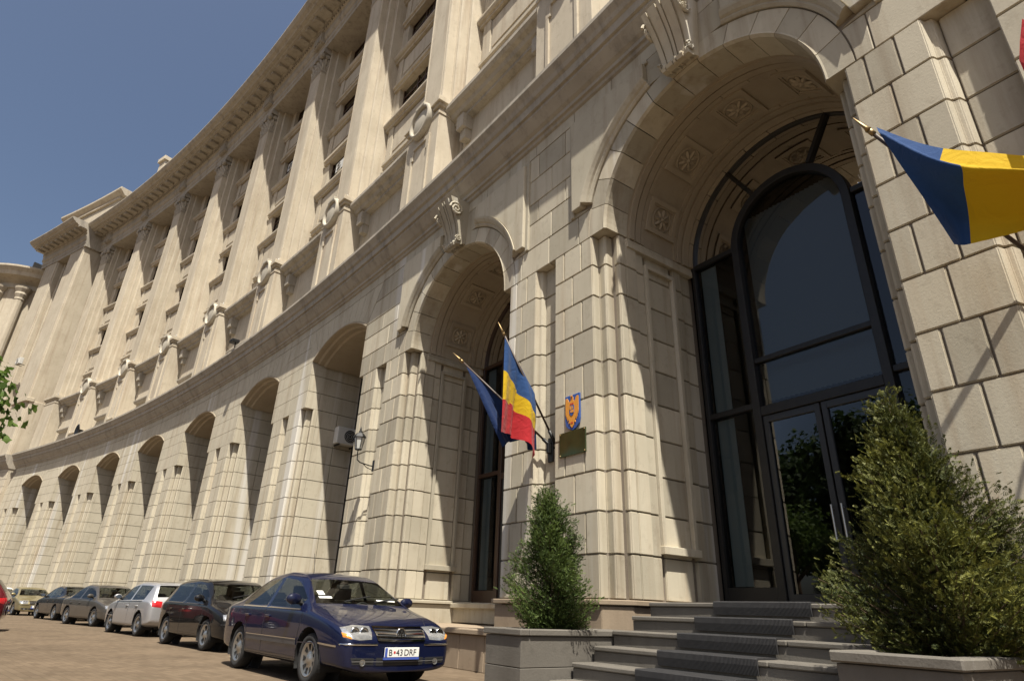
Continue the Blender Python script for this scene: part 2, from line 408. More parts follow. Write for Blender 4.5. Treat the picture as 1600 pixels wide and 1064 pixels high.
# the two tall arches (and the next one, beyond the right edge)
DOORF = plain('grey_door_metal', (.045, .046, .048), .4, .4)
def tall_arch(k, first):
    uc = -BAY*k+HA
    vo = MB(); nV = 13; ring = ob('arch_ring', None, bld, uc) if False else None
    rib = MB()
    for r0, w0, w1 in ((2.06, -.62, -.74), (2.075, -.78, -.92), (2.06, -1.98, -2.08), (2.05, -2.14, -2.30)):
        rib.arcsweep([(r0, w0), (r0, w1), (2.2, w1), (2.2, w0)], 0, IMP, 0, pi, 40)
    rib.arcsweep([(2.10, -.5), (2.10, -2.6), (2.3, -2.6), (2.3, -.5)], 0, IMP, 0, pi, 40)
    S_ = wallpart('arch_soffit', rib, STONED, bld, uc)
    for j in range(nV):         # voussoirs: the ring on the face and the outer band of the soffit
        t0 = pi*j/nV+.0035; t1 = pi*(j+1)/nV-.0035; v = MB()
        v.arcsweep([(2.10, -.04), (2.135, .012), (2.16, .0), (2.51, .0), (2.51, -.25), (2.28, -.3), (2.28, -.56), (2.09, -.56)], 0, IMP, t0, t1, 4)
        ob('voussoir', v.mesh('voussoir', STONE, cl), S_)
    for j, tc in enumerate((160, 125, 90, 55, 20)):      # coffers with their rosettes
        t = rad(tc); h = rad(9.6)
        f = MB()
        for e, r0, r1, b in ((1.0, 2.055, 2.2, .09), (.80, 2.075, 2.2, .05)):
            hh = h*e; ww = .40*e
            f.arcsweep([(r0, -1.45+ww), (r0, -1.45+ww-b), (r1, -1.45+ww-b), (r1, -1.45+ww)], 0, IMP, t-hh, t+hh, 6)
            f.arcsweep([(r0, -1.45-ww+b), (r0, -1.45-ww), (r1, -1.45-ww), (r1, -1.45-ww+b)], 0, IMP, t-hh, t+hh, 6)
            db = b/2.1
            for q in (t-hh, t+hh-db): f.arcsweep([(r0, -1.45+ww-b), (r0, -1.45-ww+b), (r1, -1.45-ww+b), (r1, -1.45+ww-b)], 0, IMP, q, q+db, 2)
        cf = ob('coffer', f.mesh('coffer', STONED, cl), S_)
        ro = MB()
        def rp(a, b, hgt): # a along arc, b along depth, hgt inward
            tt = t+a/2.1; r = 2.10-hgt; return (r*cos(tt), -1.45+b, IMP+r*sin(tt))
        for q in range(8):
            aa = 2*pi*q/8; c_, s_ = cos(aa), sin(aa)
            P = [(.03, 0, .05), (.10, -.045, .03), (.19, -.03, .01), (.215, 0, .03), (.19, .03, .01), (.10, .045, .03)]
            top = [rp(x*c_-y*s_, x*s_+y*c_, h_) for x, y, h_ in P]; ctr = rp(.12*c_, .12*s_, .06)
            for z_ in range(6): ro.face([top[z_], top[(z_+1) % 6], ctr])
        for q in range(8):
            a1, a2 = 2*pi*q/8, 2*pi*(q+1)/8
            ro.face([rp(.05*cos(a1), .05*sin(a1), .045), rp(.05*cos(a2), .05*sin(a2), .045), rp(0, 0, .09)])
        for q in range(24):
            a1, a2 = 2*pi*q/24, 2*pi*(q+1)/24
            ro.face([rp(.225*cos(a1), .225*sin(a1), .0), rp(.225*cos(a2), .225*sin(a2), .0), rp(.24*cos(a2), .24*sin(a2), .03), rp(.24*cos(a1), .24*sin(a1), .03)])
            ro.face([rp(.24*cos(a1), .24*sin(a1), .03), rp(.24*cos(a2), .24*sin(a2), .03), rp(.262*cos(a2), .262*sin(a2), .0), rp(.262*cos(a1), .262*sin(a1), .0)])
        ob('rosette', ro.mesh('rosette', STONED, cl), S_)
    for q in range(12):          # plain soffit blocks between the ribs
        t0 = pi*q/12+.004; t1 = pi*(q+1)/12-.004
        for r0, wa, wb_ in ((2.085, -.94, -1.02), (2.085, -1.88, -1.96), (2.04, -2.32, -2.46)):
            f = MB(); f.arcsweep([(r0, wa), (r0, wb_), (2.2, wb_), (2.2, wa)], 0, IMP, t0, t1, 3)
            ob('soffit_block', f.mesh('soffit_block', STONED, cl), S_)
    # archivolt and the raised tablets beside the keystone
    for sgn in (-1, 1):
        a = MB()
        t0, t1 = math.asin(.70/2.74), math.acos(.82/2.74)
        rng = [pi/2-math.acos(.78/2.74), pi/2-math.asin(.86/2.74)]
        lo = math.asin(.80/2.74); hi = math.acos(.86/2.74)
        if sgn < 0: lo, hi = pi-hi, pi-lo
        a.arcsweep([(2.53, -.1), (2.53, .03), (2.57, .06), (2.60, .06), (2.63, .10), (2.70, .14), (2.745, .15), (2.745, -.1)], 0, IMP, lo, hi, 18)
        ar = ob('archivolt', a.mesh('archivolt', STONE, cl), S_)
        arc = [(2.75*cos(t), IMP+2.75*sin(t)) for t in [math.asin(.74/2.75)+(math.acos(.86/2.75)-math.asin(.74/2.75))*q/12 for q in range(13)]]
        P = [(2.90, IMP+.74)]+arc+[(.86, 10.48), (2.90, 10.48)]
        a = MB(); a.wprism([(sgn*x, z) for x, z in P], .115, -.1); ob('tablet', a.mesh('tablet', STONE, cl, .012), S_)
        a = MB(); a.wprism([(sgn*x, z) for x, z in ((2.905, IMP+.64), (3.0, IMP+.64), (3.0, 10.56), (.80, 10.56), (.80, 10.485), (2.905, 10.485))], .05, -.1); ob('tablet_border', a.mesh('tablet_border', STONE, cl, .01), S_)
    a = MB(); a.wprism([(-.85, 9.95), (.85, 9.95), (.85, 10.595), (-.85, 10.595)], 0, -.1); ob('key_block', a.mesh('key_block', STONE, cl), S_)
    # scrolled keystone console
    kc = MB(); kp = []
    for q in range(15):
        t = q/14; z = 10.88-t*1.14; w = .60-.10*sin(t*pi*.9)-.36*t**1.25; kp.append((w, z))
    kp += [(.30, 9.66), (.27, 9.60), (.16, 9.60), (.05, 9.66)]
    prof_ = kp+[(-.1, 9.66), (-.1, 10.9)]
    for j, (a, b, d) in enumerate(((-.36, -.26, 0), (-.26, -.22, -.035), (-.22, -.06, .012), (-.06, -.03, -.03), (-.03, .03, .01), (.03, .06, -.03), (.06, .22, .012), (.22, .26, -.035), (.26, .36, 0))):
        n = len(prof_); pr = [((w+d if w > 0 else w), z) for w, z in prof_]
        f = lambda u_, z: u_*(.80+.28*(z-9.6)/1.3)
        V = [(f(a, z), w, z) for w, z in pr]+[(f(b, z), w, z) for w, z in pr]
        kc.idx(V, [tuple(range(n-1, -1, -1)), tuple(range(n, 2*n))]+[(i, (i+1) % n, n+(i+1) % n, n+i) for i in range(n)])
    K_ = ob('keystone', kc.mesh('keystone', STONE, cl, .006), S_)
    sc = MB()
    for s_ in (-1, 1):            # volutes on both cheeks
        sc = MB()
        for (wc, zc, r) in ((.40, 10.55, .20), (.24, 9.74, .09)):
            pts = [(s_*(.385 if zc > 10 else .315), wc+r*(1-q/26)*cos(q*.55), zc+r*(1-q/26)*sin(q*.55)) for q in range(24)]
            sc.tube(pts, .028 if zc > 10 else .02, 6)
            ob('volute', sc.mesh('volute', STONE, cl), S_); sc = MB()
    for q in range(5): sc.lathe([(0, .06), (.03, .05), (.045, .02), (.04, -.05), (0, -.07)], (-.24+.12*q, .25, 9.70), 8)
    ob('keystone_drops', sc.mesh('keystone_drops', STONE, cl), S_)['kind'] = 'stuff'
    # jamb panel frames on the left jamb, impost moulding
    j = MB()
    for z0, z1, w0, w1 in ((1.98, 7.02, -1.03, -1.11), (1.98, 7.02, -1.79, -1.87), (7.02, 7.10, -1.03, -1.87), (1.86, 1.98, -1.0, -1.90)):
        j.box(-HA-.15, -HA+(.012 if z0 > 1.9 else .05), w0, w1, z0, z1)
    j.box(-HA-.15, -HA+.03, -.55, -2.42, 7.30, 7.42); j.box(-HA-.15, -HA+.015, -.55, -2.42, 7.43, 7.49)
    j.box(-HA-.2, -HA-.13, -.5, -2.45, 0, 7.3)
    j.box(HA-.03, HA+.2, -.5, -2.45, 0, 7.49)
    ob('jamb_panel', j.mesh('jamb_panel', STONE, cl, .006), S_)
    # glazed entrance
    fr = MB(); FW0, FW1 = -2.42, -2.54
    fr.arcsweep([(2.02, FW0), (2.09, FW0), (2.09, FW1), (2.02, FW1)], 0, IMP, 0, pi, 36)
    fr.arcsweep([(.99, FW0+.03), (1.13, FW0+.03), (1.13, FW1), (.99, FW1)], 0, IMP-.05, 0, pi, 30)
    for s_ in (-1, 1):
        fr.box(s_*2.02, s_*2.09, FW0, FW1, 1.15, IMP); fr.box(s_*.99, s_*1.13, FW0+.03, FW1, 1.15, IMP-.05)
        fr.box(s_*1.13, s_*2.02, FW0, FW1+.01, 7.44, 7.54); fr.box(s_*1.13, s_*2.02, FW0, FW1+.01, 4.28, 4.38); fr.box(s_*1.13, s_*2.02, FW0, FW1+.01, 1.15, 1.44)
        c_, s2 = cos(rad(90-s_*30)), sin(rad(90-s_*30)); px, pz = -s2*.04, c_*.04
        fr.wprism([(1.12*c_+px, IMP+1.12*s2+pz), (2.03*c_+px, IMP+2.03*s2+pz), (2.03*c_-px, IMP+2.03*s2-pz), (1.12*c_-px, IMP+1.12*s2-pz)], FW0, FW1+.01)
    fr.box(-.99, .99, FW0, FW1+.01, 5.07, 5.16); fr.box(-.99, .99, FW0+.02, FW1+.01, 4.12, 4.28)
    E_ = ob('entrance_glazing', fr.mesh('entrance_glazing', FRAME if k == -1 else BROWNF, cl, .008), bld, uc)
    def pn(pts):
        g = MB(); g.face([(x, -2.49, z) for x, z in pts]); ob('pane', g.mesh('pane', GLASS, cl), E_)
    for s_ in (-1, 1):
        pn([(s_*1.12, 1.43), (s_*2.03, 1.43), (s_*2.03, 4.29), (s_*1.12, 4.28)]); pn([(s_*1.12, 4.39), (s_*2.03, 4.37), (s_*2.03, 7.45), (s_*1.12, 7.43)])
        A = [2.0*1, ]
        tt = [rad(2+58*q/8) for q in range(9)]
        pn([(s_*2.03*cos(t), IMP+2.03*sin(t)) for t in tt]+[(s_*1.12*cos(t), IMP-.03+1.12*sin(t)) for t in reversed(tt)])
    tt = [rad(60+60*q/8) for q in range(9)]
    pn([(2.03*cos(t), IMP+2.03*sin(t)) for t in tt]+[(1.12*cos(t), IMP-.03+1.12*sin(t)) for t in reversed(tt)])
    pn([(1.0, 5.17)]+[(1.0*cos(rad(q*15)), IMP-.05+1.0*sin(rad(q*15))) for q in range(13)]+[(-1.0, 5.17)])
    pn([(-1, 4.27), (1, 4.27), (1, 5.06), (-1, 5.06)])
    for s_ in (-1, 1):
        d = MB(); a, b = sorted((s_*.012, s_*.985))
        d.box(a, a+.085, -2.43, -2.50, 1.16, 4.115); d.box(b-.085, b, -2.43, -2.50, 1.16, 4.115)
        d.box(a+.085, b-.085, -2.43, -2.497, 1.16, 1.34); d.box(a+.085, b-.085, -2.43, -2.497, 4.0, 4.115)
        D_ = ob('door', d.mesh('door', DOORF, cl, .006), E_)
        g = MB(); g.face([(a+.08, -2.47, 1.33), (b-.08, -2.47, 1.33), (b-.08, -2.47, 4.01), (a+.08, -2.47, 4.01)]); ob('pane', g.mesh('pane', GLASS, cl), D_)
        h = MB(); h.tube([(s_*.075, -2.37, 2.05), (s_*.075, -2.37, 2.55)], .016); h.tube([(s_*.075, -2.37, 2.1), (s_*.075, -2.44, 2.1)], .01); h.tube([(s_*.075, -2.37, 2.5), (s_*.075, -2.44, 2.5)], .01)
        ob('handle', h.mesh('handle', MATS['brushed_steel'], cl), D_)
    c_ = MB()                   # vertical blinds behind the fanlight, dark hall behind
    for q in range(22):
        x = -.98+q*.09; c_.face([(x, -2.72, 4.45), (x+.075, -2.76, 4.45), (x+.075, -2.76, 8.2), (x, -2.72, 8.2)])
    ob('blind', c_.mesh('blind', CURT, cl), E_)
    for z0, z1 in ((1.46, 4.26), (4.4, 7.42)):
        c_ = MB(); c_.box(-1.96, -1.62, -2.56, -2.57, z0, z1); ob('blind', c_.mesh('blind', MATS.get('pale_blue_blind') or plain('pale_blue_blind', (.42, .47, .50), .9), cl), E_)
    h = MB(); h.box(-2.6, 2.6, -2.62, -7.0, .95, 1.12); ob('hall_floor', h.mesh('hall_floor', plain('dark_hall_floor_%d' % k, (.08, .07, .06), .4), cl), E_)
    return S_
plain('brushed_steel', (.55, .54, .52), .3, 1)
tall_arch(-1, True)['label'] = 'tall coffered arch over the glazed entrance'
tall_arch(0, False)['label'] = 'tall coffered arch left of the coat of arms'
tall_arch(-2, False)
# dark inside: closed back and ceilings so that no daylight leaks in
m = MB(); m.sweep([(-7.2, 0), (-7.0, 0), (-7.0, 12.0), (-7.2, 12.0)], -70, 24, 2)
m.sweep([(-7.2, 11.85), (-2.6, 11.85), (-2.6, 11.95), (-7.2, 11.95)], -70, 24, 2)
m.box(23.8, 24, .0, -7.2, 0, 36); m.box(-70, -69.8, 0, -7.2, 0, 36)
m.sweep([(-3.4, 12.1), (-3.2, 12.1), (-3.2, 35.5), (-3.4, 35.5)], -70, 24, 2)
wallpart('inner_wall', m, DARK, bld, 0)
# door sill of the second tall arch, its stone plinth and the low bench in front
m = MB(); m.box(-2.1, 2.1, -1.9, -2.6, .70, 1.15); m.box(-2.1, 2.1, -1.8, -2.4, 1.02, 1.13)
o = wallpart('door_sill', m, STONE, bld, HA, .015)
m = MB()
x = -4.5
while x < 5.5:
    m.box(x+.006, x+.794, .16, -2.6, 0, .575); x += .8
m.sweep([(.22, .58), (.22, .66), (.20, .675), (-2.6, .68), (-2.6, .58)], -4.55, 5.6, 1)
o = wallpart('bench', m, PLINTH, bld, 0, .01); o['label'] = 'low stone bench along the wall behind the blue car'

# ------------------------------------------------------------------ the building: upper storeys
PC = -1.60                                 # pilaster axis, measured from the right edge of the pier below
ARCH_Z = 33.2
def pil_mesh():
    m = MB()
    m.vprism([(-.71, -1.0), (-.71, -.62), (-.66, -.60), (-.60, -.60), (-.60, -.64), (-.565, -.64), (-.565, -.60), (.565, -.60), (.565, -.64), (.60, -.64), (.60, -.60), (.66, -.60), (.71, -.62), (.71, -1.0)], 17.30, 32.0)
    m.vprism([(-.93, -1.4), (-.93, -.98), (-.88, -.95), (-.80, -.95), (-.80, -.985), (-.77, -.985), (-.77, -.95), (.77, -.95), (.77, -.985), (.80, -.985), (.80, -.95), (.88, -.95), (.93, -.98), (.93, -1.4)], 17.30, ARCH_Z)
    m.vprism([(-1.14, -1.9), (-1.14, -1.33), (-1.09, -1.3), (-1.02, -1.3), (-1.02, -1.33), (-.99, -1.33), (-.99, -1.3), (.99, -1.3), (.99, -1.33), (1.02, -1.33), (1.02, -1.3), (1.09, -1.3), (1.14, -1.33), (1.14, -1.9)], 12.06, ARCH_Z)
    m.vprism([(-1.34, -3.2), (-1.34, -1.85), (1.34, -1.85), (1.34, -3.2)], 12.06, ARCH_Z)
    for z0, z1, e in ((17.38, 17.55, .07), (17.55, 17.66, .035)): m.vprism([(-.71-e, -1.0), (-.71-e, -.60+e), (.71+e, -.60+e), (.71+e, -1.0)], z0, z1)
    return m.mesh('pilaster', STONEU, cl, .008)
def cap_mesh():
    m = MB()
    m.vprism([(-.74, -1.0), (-.74, -.57), (.74, -.57), (.74, -1.0)], 31.25, 31.36)
    m.vprism([(-.70, -1.0), (-.70, -.61), (.70, -.61), (.70, -1.0)], 31.36, 32.9)
    for (z, h, n, out) in ((31.45, .42, 5, .10), (31.85, .45, 4, .13)):          # two rows of leaves
        for side in range(2):
            N = n if side == 0 else 2
            for i in range(N):
                def P(a, d, zz): return (a, -.60+d, zz) if side == 0 else (.70+d, -.66-(.70+a)*.25, zz)
                c_ = -.66+1.32*(i+.5)/N; hw = .62/n if side == 0 else .5
                pts = [(c_-hw*.8, .02, z), (c_+hw*.8, .02, z), (c_+hw, .05, z+h*.55), (c_+hw*.5, out, z+h), (c_, out+.05, z+h*.86), (c_-hw*.5, out, z+h), (c_-hw, .05, z+h*.55)]
                V = [P(*q) for q in pts]+[P(q[0], -.05, q[2]) for q in pts]; k = len(pts)
                m.idx(V, [tuple(range(k))]+[(a, (a+1) % k, k+(a+1) % k, k+a) for a in range(k)])
    for s in (-1, 1):                                                             # corner volutes
        m.lathe([(0, -.1), (.19, -.1), (.22, -.05), (.22, .05), (.19, .1), (.10, .1), (.08, .14), (0, .14)], (s*.66, -.50, 32.52), 12, 'y')
        m.lathe([(0, -.1), (.15, -.1), (.17, 0), (.15, .1), (0, .1)], (s*.76, -.80, 32.52), 10, 'x')
    m.vprism([(-.90, -1.0), (-.90, -.46), (-.5, -.52), (0, -.50), (.5, -.52), (.90, -.46), (.90, -1.0)], 32.74, 32.9)
    m.vprism([(-.84, -1.0), (-.84, -.52), (.84, -.52), (.84, -1.0)], 32.9, ARCH_Z)
    m.box(-.16, .16, -.6, -.42, 32.5, 32.9)
    return m.mesh('capital', CORN, cl)
def ped_meshes():
    m = MB()
    A = [(-1.08, -1.5), (-1.08, -.36), (1.08, -.36), (1.08, -1.5)]
    m.vprism(A, 12.06, 16.75)
    for z0, z1, e in ((12.06, 12.5, .07), (12.5, 12.62, .03), (16.62, 16.75, .03), (16.95, 17.08, .06), (17.08, 17.30, .14)): m.vprism([(-1.08-e, -1.5), (-1.08-e, -.36+e), (1.08+e, -.36+e), (1.08+e, -1.5)], z0, z1)
    m.vprism([(-1.05, -1.5), (-1.05, -.39), (1.05, -.39), (1.05, -1.5)], 16.75, 16.95)
    f = MB()                          # raised frame with ears below the medallion
    for a, b, c_, d in ((-.62, -.50, 12.95, 15.9), (.50, .62, 12.95, 15.9), (-.62, .62, 15.9, 16.05), (-.5, .5, 12.95, 13.08), (-.62, -.42, 15.45, 15.9), (.42, .62, 15.45, 15.9)): f.box(a, b, -.30 if c_ < 15.4 else -.297, -.4, c_, d)
    for s in (-1, 1):
        f.lathe([(0, .05), (.06, .04), (.08, 0)], (s*.40, -.36, 13.1), 10, 'y')
    d = MB(); d.lathe([(.55, .0), (.55, .19), (.58, .225), (.63, .23), (.68, .20), (.70, .12), (.70, -.06)], (0, -.36, 16.93), 32, 'y')
    e = MB(); e.lathe([(0, .15), (.40, .15), (.46, .13), (.56, .10)], (0, -.36, 16.93), 32, 'y')
    br = MB(); br.box(-.3, .3, -.36, -.12, 17.5, 17.66)
    sp = MB(); sp.lathe([(0, .30), (.03, .2), (.055, .06), (.02, 0), (0, 0)], (.86, -.50, 17.31), 6); sp.box(.62, .95, -.30, -.34, 17.31, 17.36)
    return m.mesh('pedestal', STONEU, cl, .015), f.mesh('panel_frame', STONEU, cl, .01), d.mesh('medallion', WHITE, cl, 0, True), e.mesh('medallion_disc', WHITE, cl, 0, True), br.mesh('medallion_bracket', WHITE, cl, .02), sp.mesh('drain_spout', plain('dull_zinc', (.25, .24, .22), .5, .6), cl)
PM, CM, PED = pil_mesh(), cap_mesh(), ped_meshes()
LV = [(17.15, 19.35), (22.2, 24.15), (26.65, 28.7), (31.1, 33.2)]
def bay_meshes():
    w = MB(); L0, L1 = 1.34, BAY-1.34; O0, O1 = 1.75, BAY-1.75
    w.box(L0, O0, -1.85, -2.3, 16.9, 33.2); w.box(O1, L1, -1.85, -2.3, 16.9, 33.2)
    zz = [(19.35, 22.0), (24.15, 26.45), (28.7, 30.9)]
    for a, b in zz: w.box(O0, O1, -1.88, -2.3, a, b)
    w.box(L0, L1, -1.25, -2.6, 12.06, 16.55)
    s = MB()
    for a, b in zz:                   # sill with two steps, panelled apron, moulding at its foot
        s.sweep([(-1.8, b-.32), (-1.68, b-.30), (-1.68, b-.18), (-1.60, b-.14), (-1.54, b-.04), (-1.54, b+.06), (-2.2, b+.16), (-2.2, b-.32)], L0-.28, L1+.28, 3)
        s.sweep([(-1.9, a+.02), (-1.74, a+.02), (-1.74, a+.16), (-1.66, a+.2), (-1.66, a+.36), (-1.76, a+.42), (-1.76, a+.5), (-1.9, a+.52)], L0-.05, L1+.05, 3)
        for u0, u1 in ((L0+.05, L0+.5), (L1-.5, L1-.05)): s.box(u0, u1, -1.74, -1.9, a+.52, b-.33)
        s.box(L0+.52, L1-.52, -1.80, -1.9, a+.62, b-.42); s.box(L0+.62, L1-.62, -1.765, -1.9, a+.74, b-.54)
    # balcony slab over the mezzanine, with brackets
    b = MB(); b.sweep([(-1.2, 16.35), (-1.0, 16.38), (-1.0, 16.5), (-.86, 16.56), (-.80, 16.7), (-.66, 16.76), (-.58, 16.86), (-.58, 17.0), (-.70, 17.02), (-2.6, 17.1), (-2.6, 16.35)], 1.07, BAY-1.07, 2)
    for u0 in (1.5, BAY-1.9): b.box(u0, u0+.4, -.84, -1.24, 15.8, 16.36); b.box(u0+.05, u0+.35, -.98, -1.24, 15.4, 15.8)
    # hood above the mezzanine openings and terrace curb
    b.sweep([(-1.25, 13.9), (-1.05, 13.95), (-.95, 14.08), (-.95, 14.16), (-1.3, 14.2)], 1.9, BAY-1.9, 2)
    b.sweep([(-.75, 12.06), (-.75, 12.5), (-.9, 12.52), (-1.3, 12.52), (-1.3, 12.06)], 1.15, BAY-1.15, 2)
    return w.mesh('window_wall', STONEU, cl), s.mesh('apron', STONEU, cl), b.mesh('balcony_slab', CORN, cl)
BW, BA, BB = bay_meshes()
fr = MB(); O0, O1 = 1.75-BAY/2, BAY-1.75-BAY/2
h = 2.1
for a, b in ((O0, O0+.07), (O1-.07, O1), (-.7, -.62), (.62, .7), (-.04, .04)): fr.box(a, b, -2.06, -2.15, 0, h)
for a, b in ((0, .08), (h-.08, h), (1.4, 1.47)): fr.box(O0+.07, O1-.07, -2.065, -2.15, a, b)
WF = fr.mesh('window', BROWNF, cl); pm = MB(); pane(pm, O0, O1, 0, h, -2.11); WP = pm.mesh('pane', GLASS, cl)
brnd = random.Random(5)
CREAM = plain('cream_blind', (.42, .38, .30), .9, noise=.15, nscale=3)
def blinds(w_):
    for q in range(4):
        if brnd.random() < .45:
            hb = brnd.choice((.5, .9, 1.4, 2.0)); b = MB(); x0 = O0+.05+q*(O1-O0)/4
            b.box(x0, x0+(O1-O0)/4-.08, -2.20, -2.21, 2.1-hb, 2.1); ob('blind', b.mesh('blind', CREAM, cl), w_)
for k in range(-2, 8):
    c_ = -BAY*k+PC
    if k <= 7:
        p = ob('pilaster', PM, bld, c_); ob('capital', CM, p)
        q = ob('pedestal', PED[0], bld, c_)
        for me in PED[1:] if k < 7 else PED[5:]: ob(me.name.split('.')[0], me, q)
    if k < 7:
        x = ob('window_wall', BW, bld, c_-BAY)
        ob('apron', BA, x); ob('balcony_slab', BB, x)
        for z0, z1 in LV: w_ = ob('window', WF, bld, c_-BAY/2); w_.location.z = z0; ob('pane', WP, w_); blinds(w_)
UL, UR = -55.4, 23.
ent = [(-3.3, ARCH_Z), (-.56, ARCH_Z), (-.56, 33.55), (-.52, 33.57), (-.52, 33.95), (-.48, 33.97), (-.42, 34.06), (-.38, 34.10), (-.38, 34.62), (-.30, 34.66), (-.30, 34.90), (-.12, 34.95), (-.10, 35.02), (.62, 35.05), (.66, 35.16), (.86, 35.18), (.92, 35.28), (1.10, 35.38), (1.22, 35.54), (1.26, 35.60), (1.26, 35.68), (-3.3, 35.80)]
m = MB(); m.sweep(ent, UL, UR, 1.0); wallpart('entablature', m, CORN, bld, 0)
m = MB(); u = UL+.3
while u < UR-.5:
    m.box(u, u+.45, -.12, .50, 34.84, 35.045); m.box(u+.05, u+.4, .35, .52, 34.80, 34.86); u += 1.03
wallpart('modillion_row', m, CORN, bld, 0)['kind'] = 'stuff'
m = MB(); u = UL+.2
while u < UR-.5: m.box(u, u+.13, -.31, -.22, 34.67, 34.86); u += .26
wallpart('dentil_row', m, CORN, bld, 0)['kind'] = 'stuff'
m = MB(); m.box(-.55, .55, -.58, -.30, 33.75, 34.66)
for q in range(4): m.box(-.48+q*.26, -.30+q*.26, -.31, -.22, 33.85, 34.6)
m.box(-.62, .62, -.58, -.2, 34.66, 34.9); FB = m.mesh('frieze_block', CORN, cl, .01)
for k in range(-2, 8): ob('frieze_block', FB, bld, -BAY*k+PC)
# roof parapet pieces
m = MB(); m.sweep([(-1.2, 35.7), (-1.2, 36.3), (-1.6, 36.3), (-1.6, 35.7)], UL, UR, 2); wallpart('roof_parapet', m, CORN, bld, 0)
m = MB(); m.box(-.6, .6, -2.4, -3.8, 36, 45.0); m.box(-.75, .75, -2.2, -4.0, 45.0, 45.5); wallpart('chimney', m, STONEU, bld, -52.5, .03)
a_ = MB(); a_.box(-6.5, 5, -2.6, -9, 36, 43.4); a_.box(-6.7, 5.2, -2.4, -9.2, 43.4, 43.7); a_.sweep([(-2.0, 44.3), (-2.6, 43.7), (-9, 43.7), (-9, 44.6), (-2.0, 44.6)], -7.3, 5.8, 2)
a_.box(5.05, 6.4, -3.4, -8, 36, 43.0)
for q in range(3): a_.box(-4.6+q*3.0, -2.6+q*3.0, -2.5, -2.66, 38, 41.6)
o = wallpart('roof_pavilion', a_, STONEU, bld, -66.0, .04)
m = MB()
for q in range(3): m.box(-4.3+q*3.0, -2.9+q*3.0, -2.46, -2.52, 38.3, 41.3)
ob('window', m.mesh('window', GLASS, cl), o)

# end pavilion at the far left, with the round corner tower behind it
EP = -55.35
def rect_ring(e): return [(0+e, -1.2), (0+e, .80+e), (-10.8-e, .80+e), (-10.8-e, -6)]
m = MB()
def flut(a, b, w):
    P = [(a, -2.2), (a, w)]; n = 5
    return [(a, -2.2), (a, w-.12), (a-.12, w-.12), (a-.12, w-.02), (a-.2, w)]+[(b+.2, w), (b+.12, w-.02), (b+.12, w-.12), (b, w-.12), (b, -2.2)]
m.vprism(flut(0, -3.2, .80), 12.06, ARCH_Z); m.vprism(flut(-5.7, -8.6, .80), 12.06, ARCH_Z)
m.vprism([(-3.2, -2.2), (-3.2, .2), (-3.6, .2), (-3.6, -2.2)], 12.06, ARCH_Z)
m.vprism([(-5.4, -2.2), (-5.4, .2), (-5.7, .2), (-5.7, -2.2)], 12.06, ARCH_Z)
for z0, z1 in ((12.06, 15.0), (17.2, 20.0), (21.8, 24.4), (26.2, 29.0), (31.0, 31.2)): m.box(-5.4, -3.6, .1, -2.2, z0, z1)
m.box(-.15, .12, .6, -2.0, 12.06, 17.0); m.box(-3.3, .2, .95, .3, 16.9, 17.25)
m.vprism([(.25, -2.2), (.25, .32), (-20, .32), (-20, -2.2)], 0, 10.9)
m.vprism([(0, -2.2), (0, -6), (-10.8, -6), (-10.8, -2.2)], 12, 35.6)
o = wallpart('end_pavilion', m, STONEU, bld, EP, .03)
g = MB()
for i in range(1, 17): g.box(.252, -20.1, .325, .2, .55+i*CRS-.012, .55+i*CRS+.012)
ob('course_joint', g.mesh('course_joint', CORE, cl), o)
g = MB()
for z in range(5): g.face([(-3.6, -.5, 15+4.4*z), (-5.4, -.5, 15+4.4*z), (-5.4, -.5, 18+4.4*z), (-3.6, -.5, 18+4.4*z)])
ob('window', g.mesh('window', GLASS, cl), o)
g = MB(); g.sweep([(w+1.42 if w > -3 else -3, z) for w, z in ent], -9.4, .2, 1.0)
u = -9.2
while u < .1: g.box(u, u+.45, 1.30, 1.95, 34.84, 35.045); u += 1.03
ob('entablature', g.mesh('entablature', CORN, cl), o)
g = MB(); g.sweep([(w+.35 if w > -2.9 else w, z) for w, z in prof], -20, .3, 1.0); ob('arcade_cornice', g.mesh('arcade_cornice', CORN, cl), o)
ac = MB(); ac.box(-4.9, -4.0, .9, .2, 21.0, 21.8); ac.lathe([(0, .02), (.28, .02), (.3, 0)], (-4.4, .9, 21.4), 14, 'y')
t = MB(); TC = (-14.6, -1.6)
t.lathe([(4.3, 12), (4.3, 31.0), (4.45, 31.1), (4.45, 31.6), (4.9, 31.9), (5.5, 32.2), (5.6, 32.6), (5.9, 33.0), (5.9, 33.2), (0, 33.6)], (TC[0], TC[1], 0), 40)
for q in range(12):
    aa = 2*pi*q/12+.12; x, y = TC[0]+4.5*cos(aa), TC[1]+4.5*sin(aa)
    t.lathe([(.62, 12), (.62, 12.6), (.52, 12.8), (.45, 29.6), (.5, 29.7), (.48, 29.9), (.62, 30.3), (.58, 30.5), (.75, 30.9), (.78, 31.1)], (x, y, 0), 12)
ob('corner_tower', t.mesh('corner_tower', STONEU, cl), o)
t = MB(); t.box(-15.5, -12.0, -5.0, -8, 33, 38.5); t.box(-15.8, -11.7, -4.8, -8.2, 38.5, 39.0); ob('roof_pavilion', t.mesh('roof_pavilion', STONEU, cl, .03), o)
m = MB(); m.sweep([(-9, 35.4), (-9, 35.6), (-2.6, 35.6), (-2.6, 35.4)], -70, 24, 2); m.sweep([(-9.2, 0), (-9, 0), (-9, 35.6), (-9.2, 35.6)], -70, 24, 2); wallpart('roof_deck', m, DARK, bld, 0)

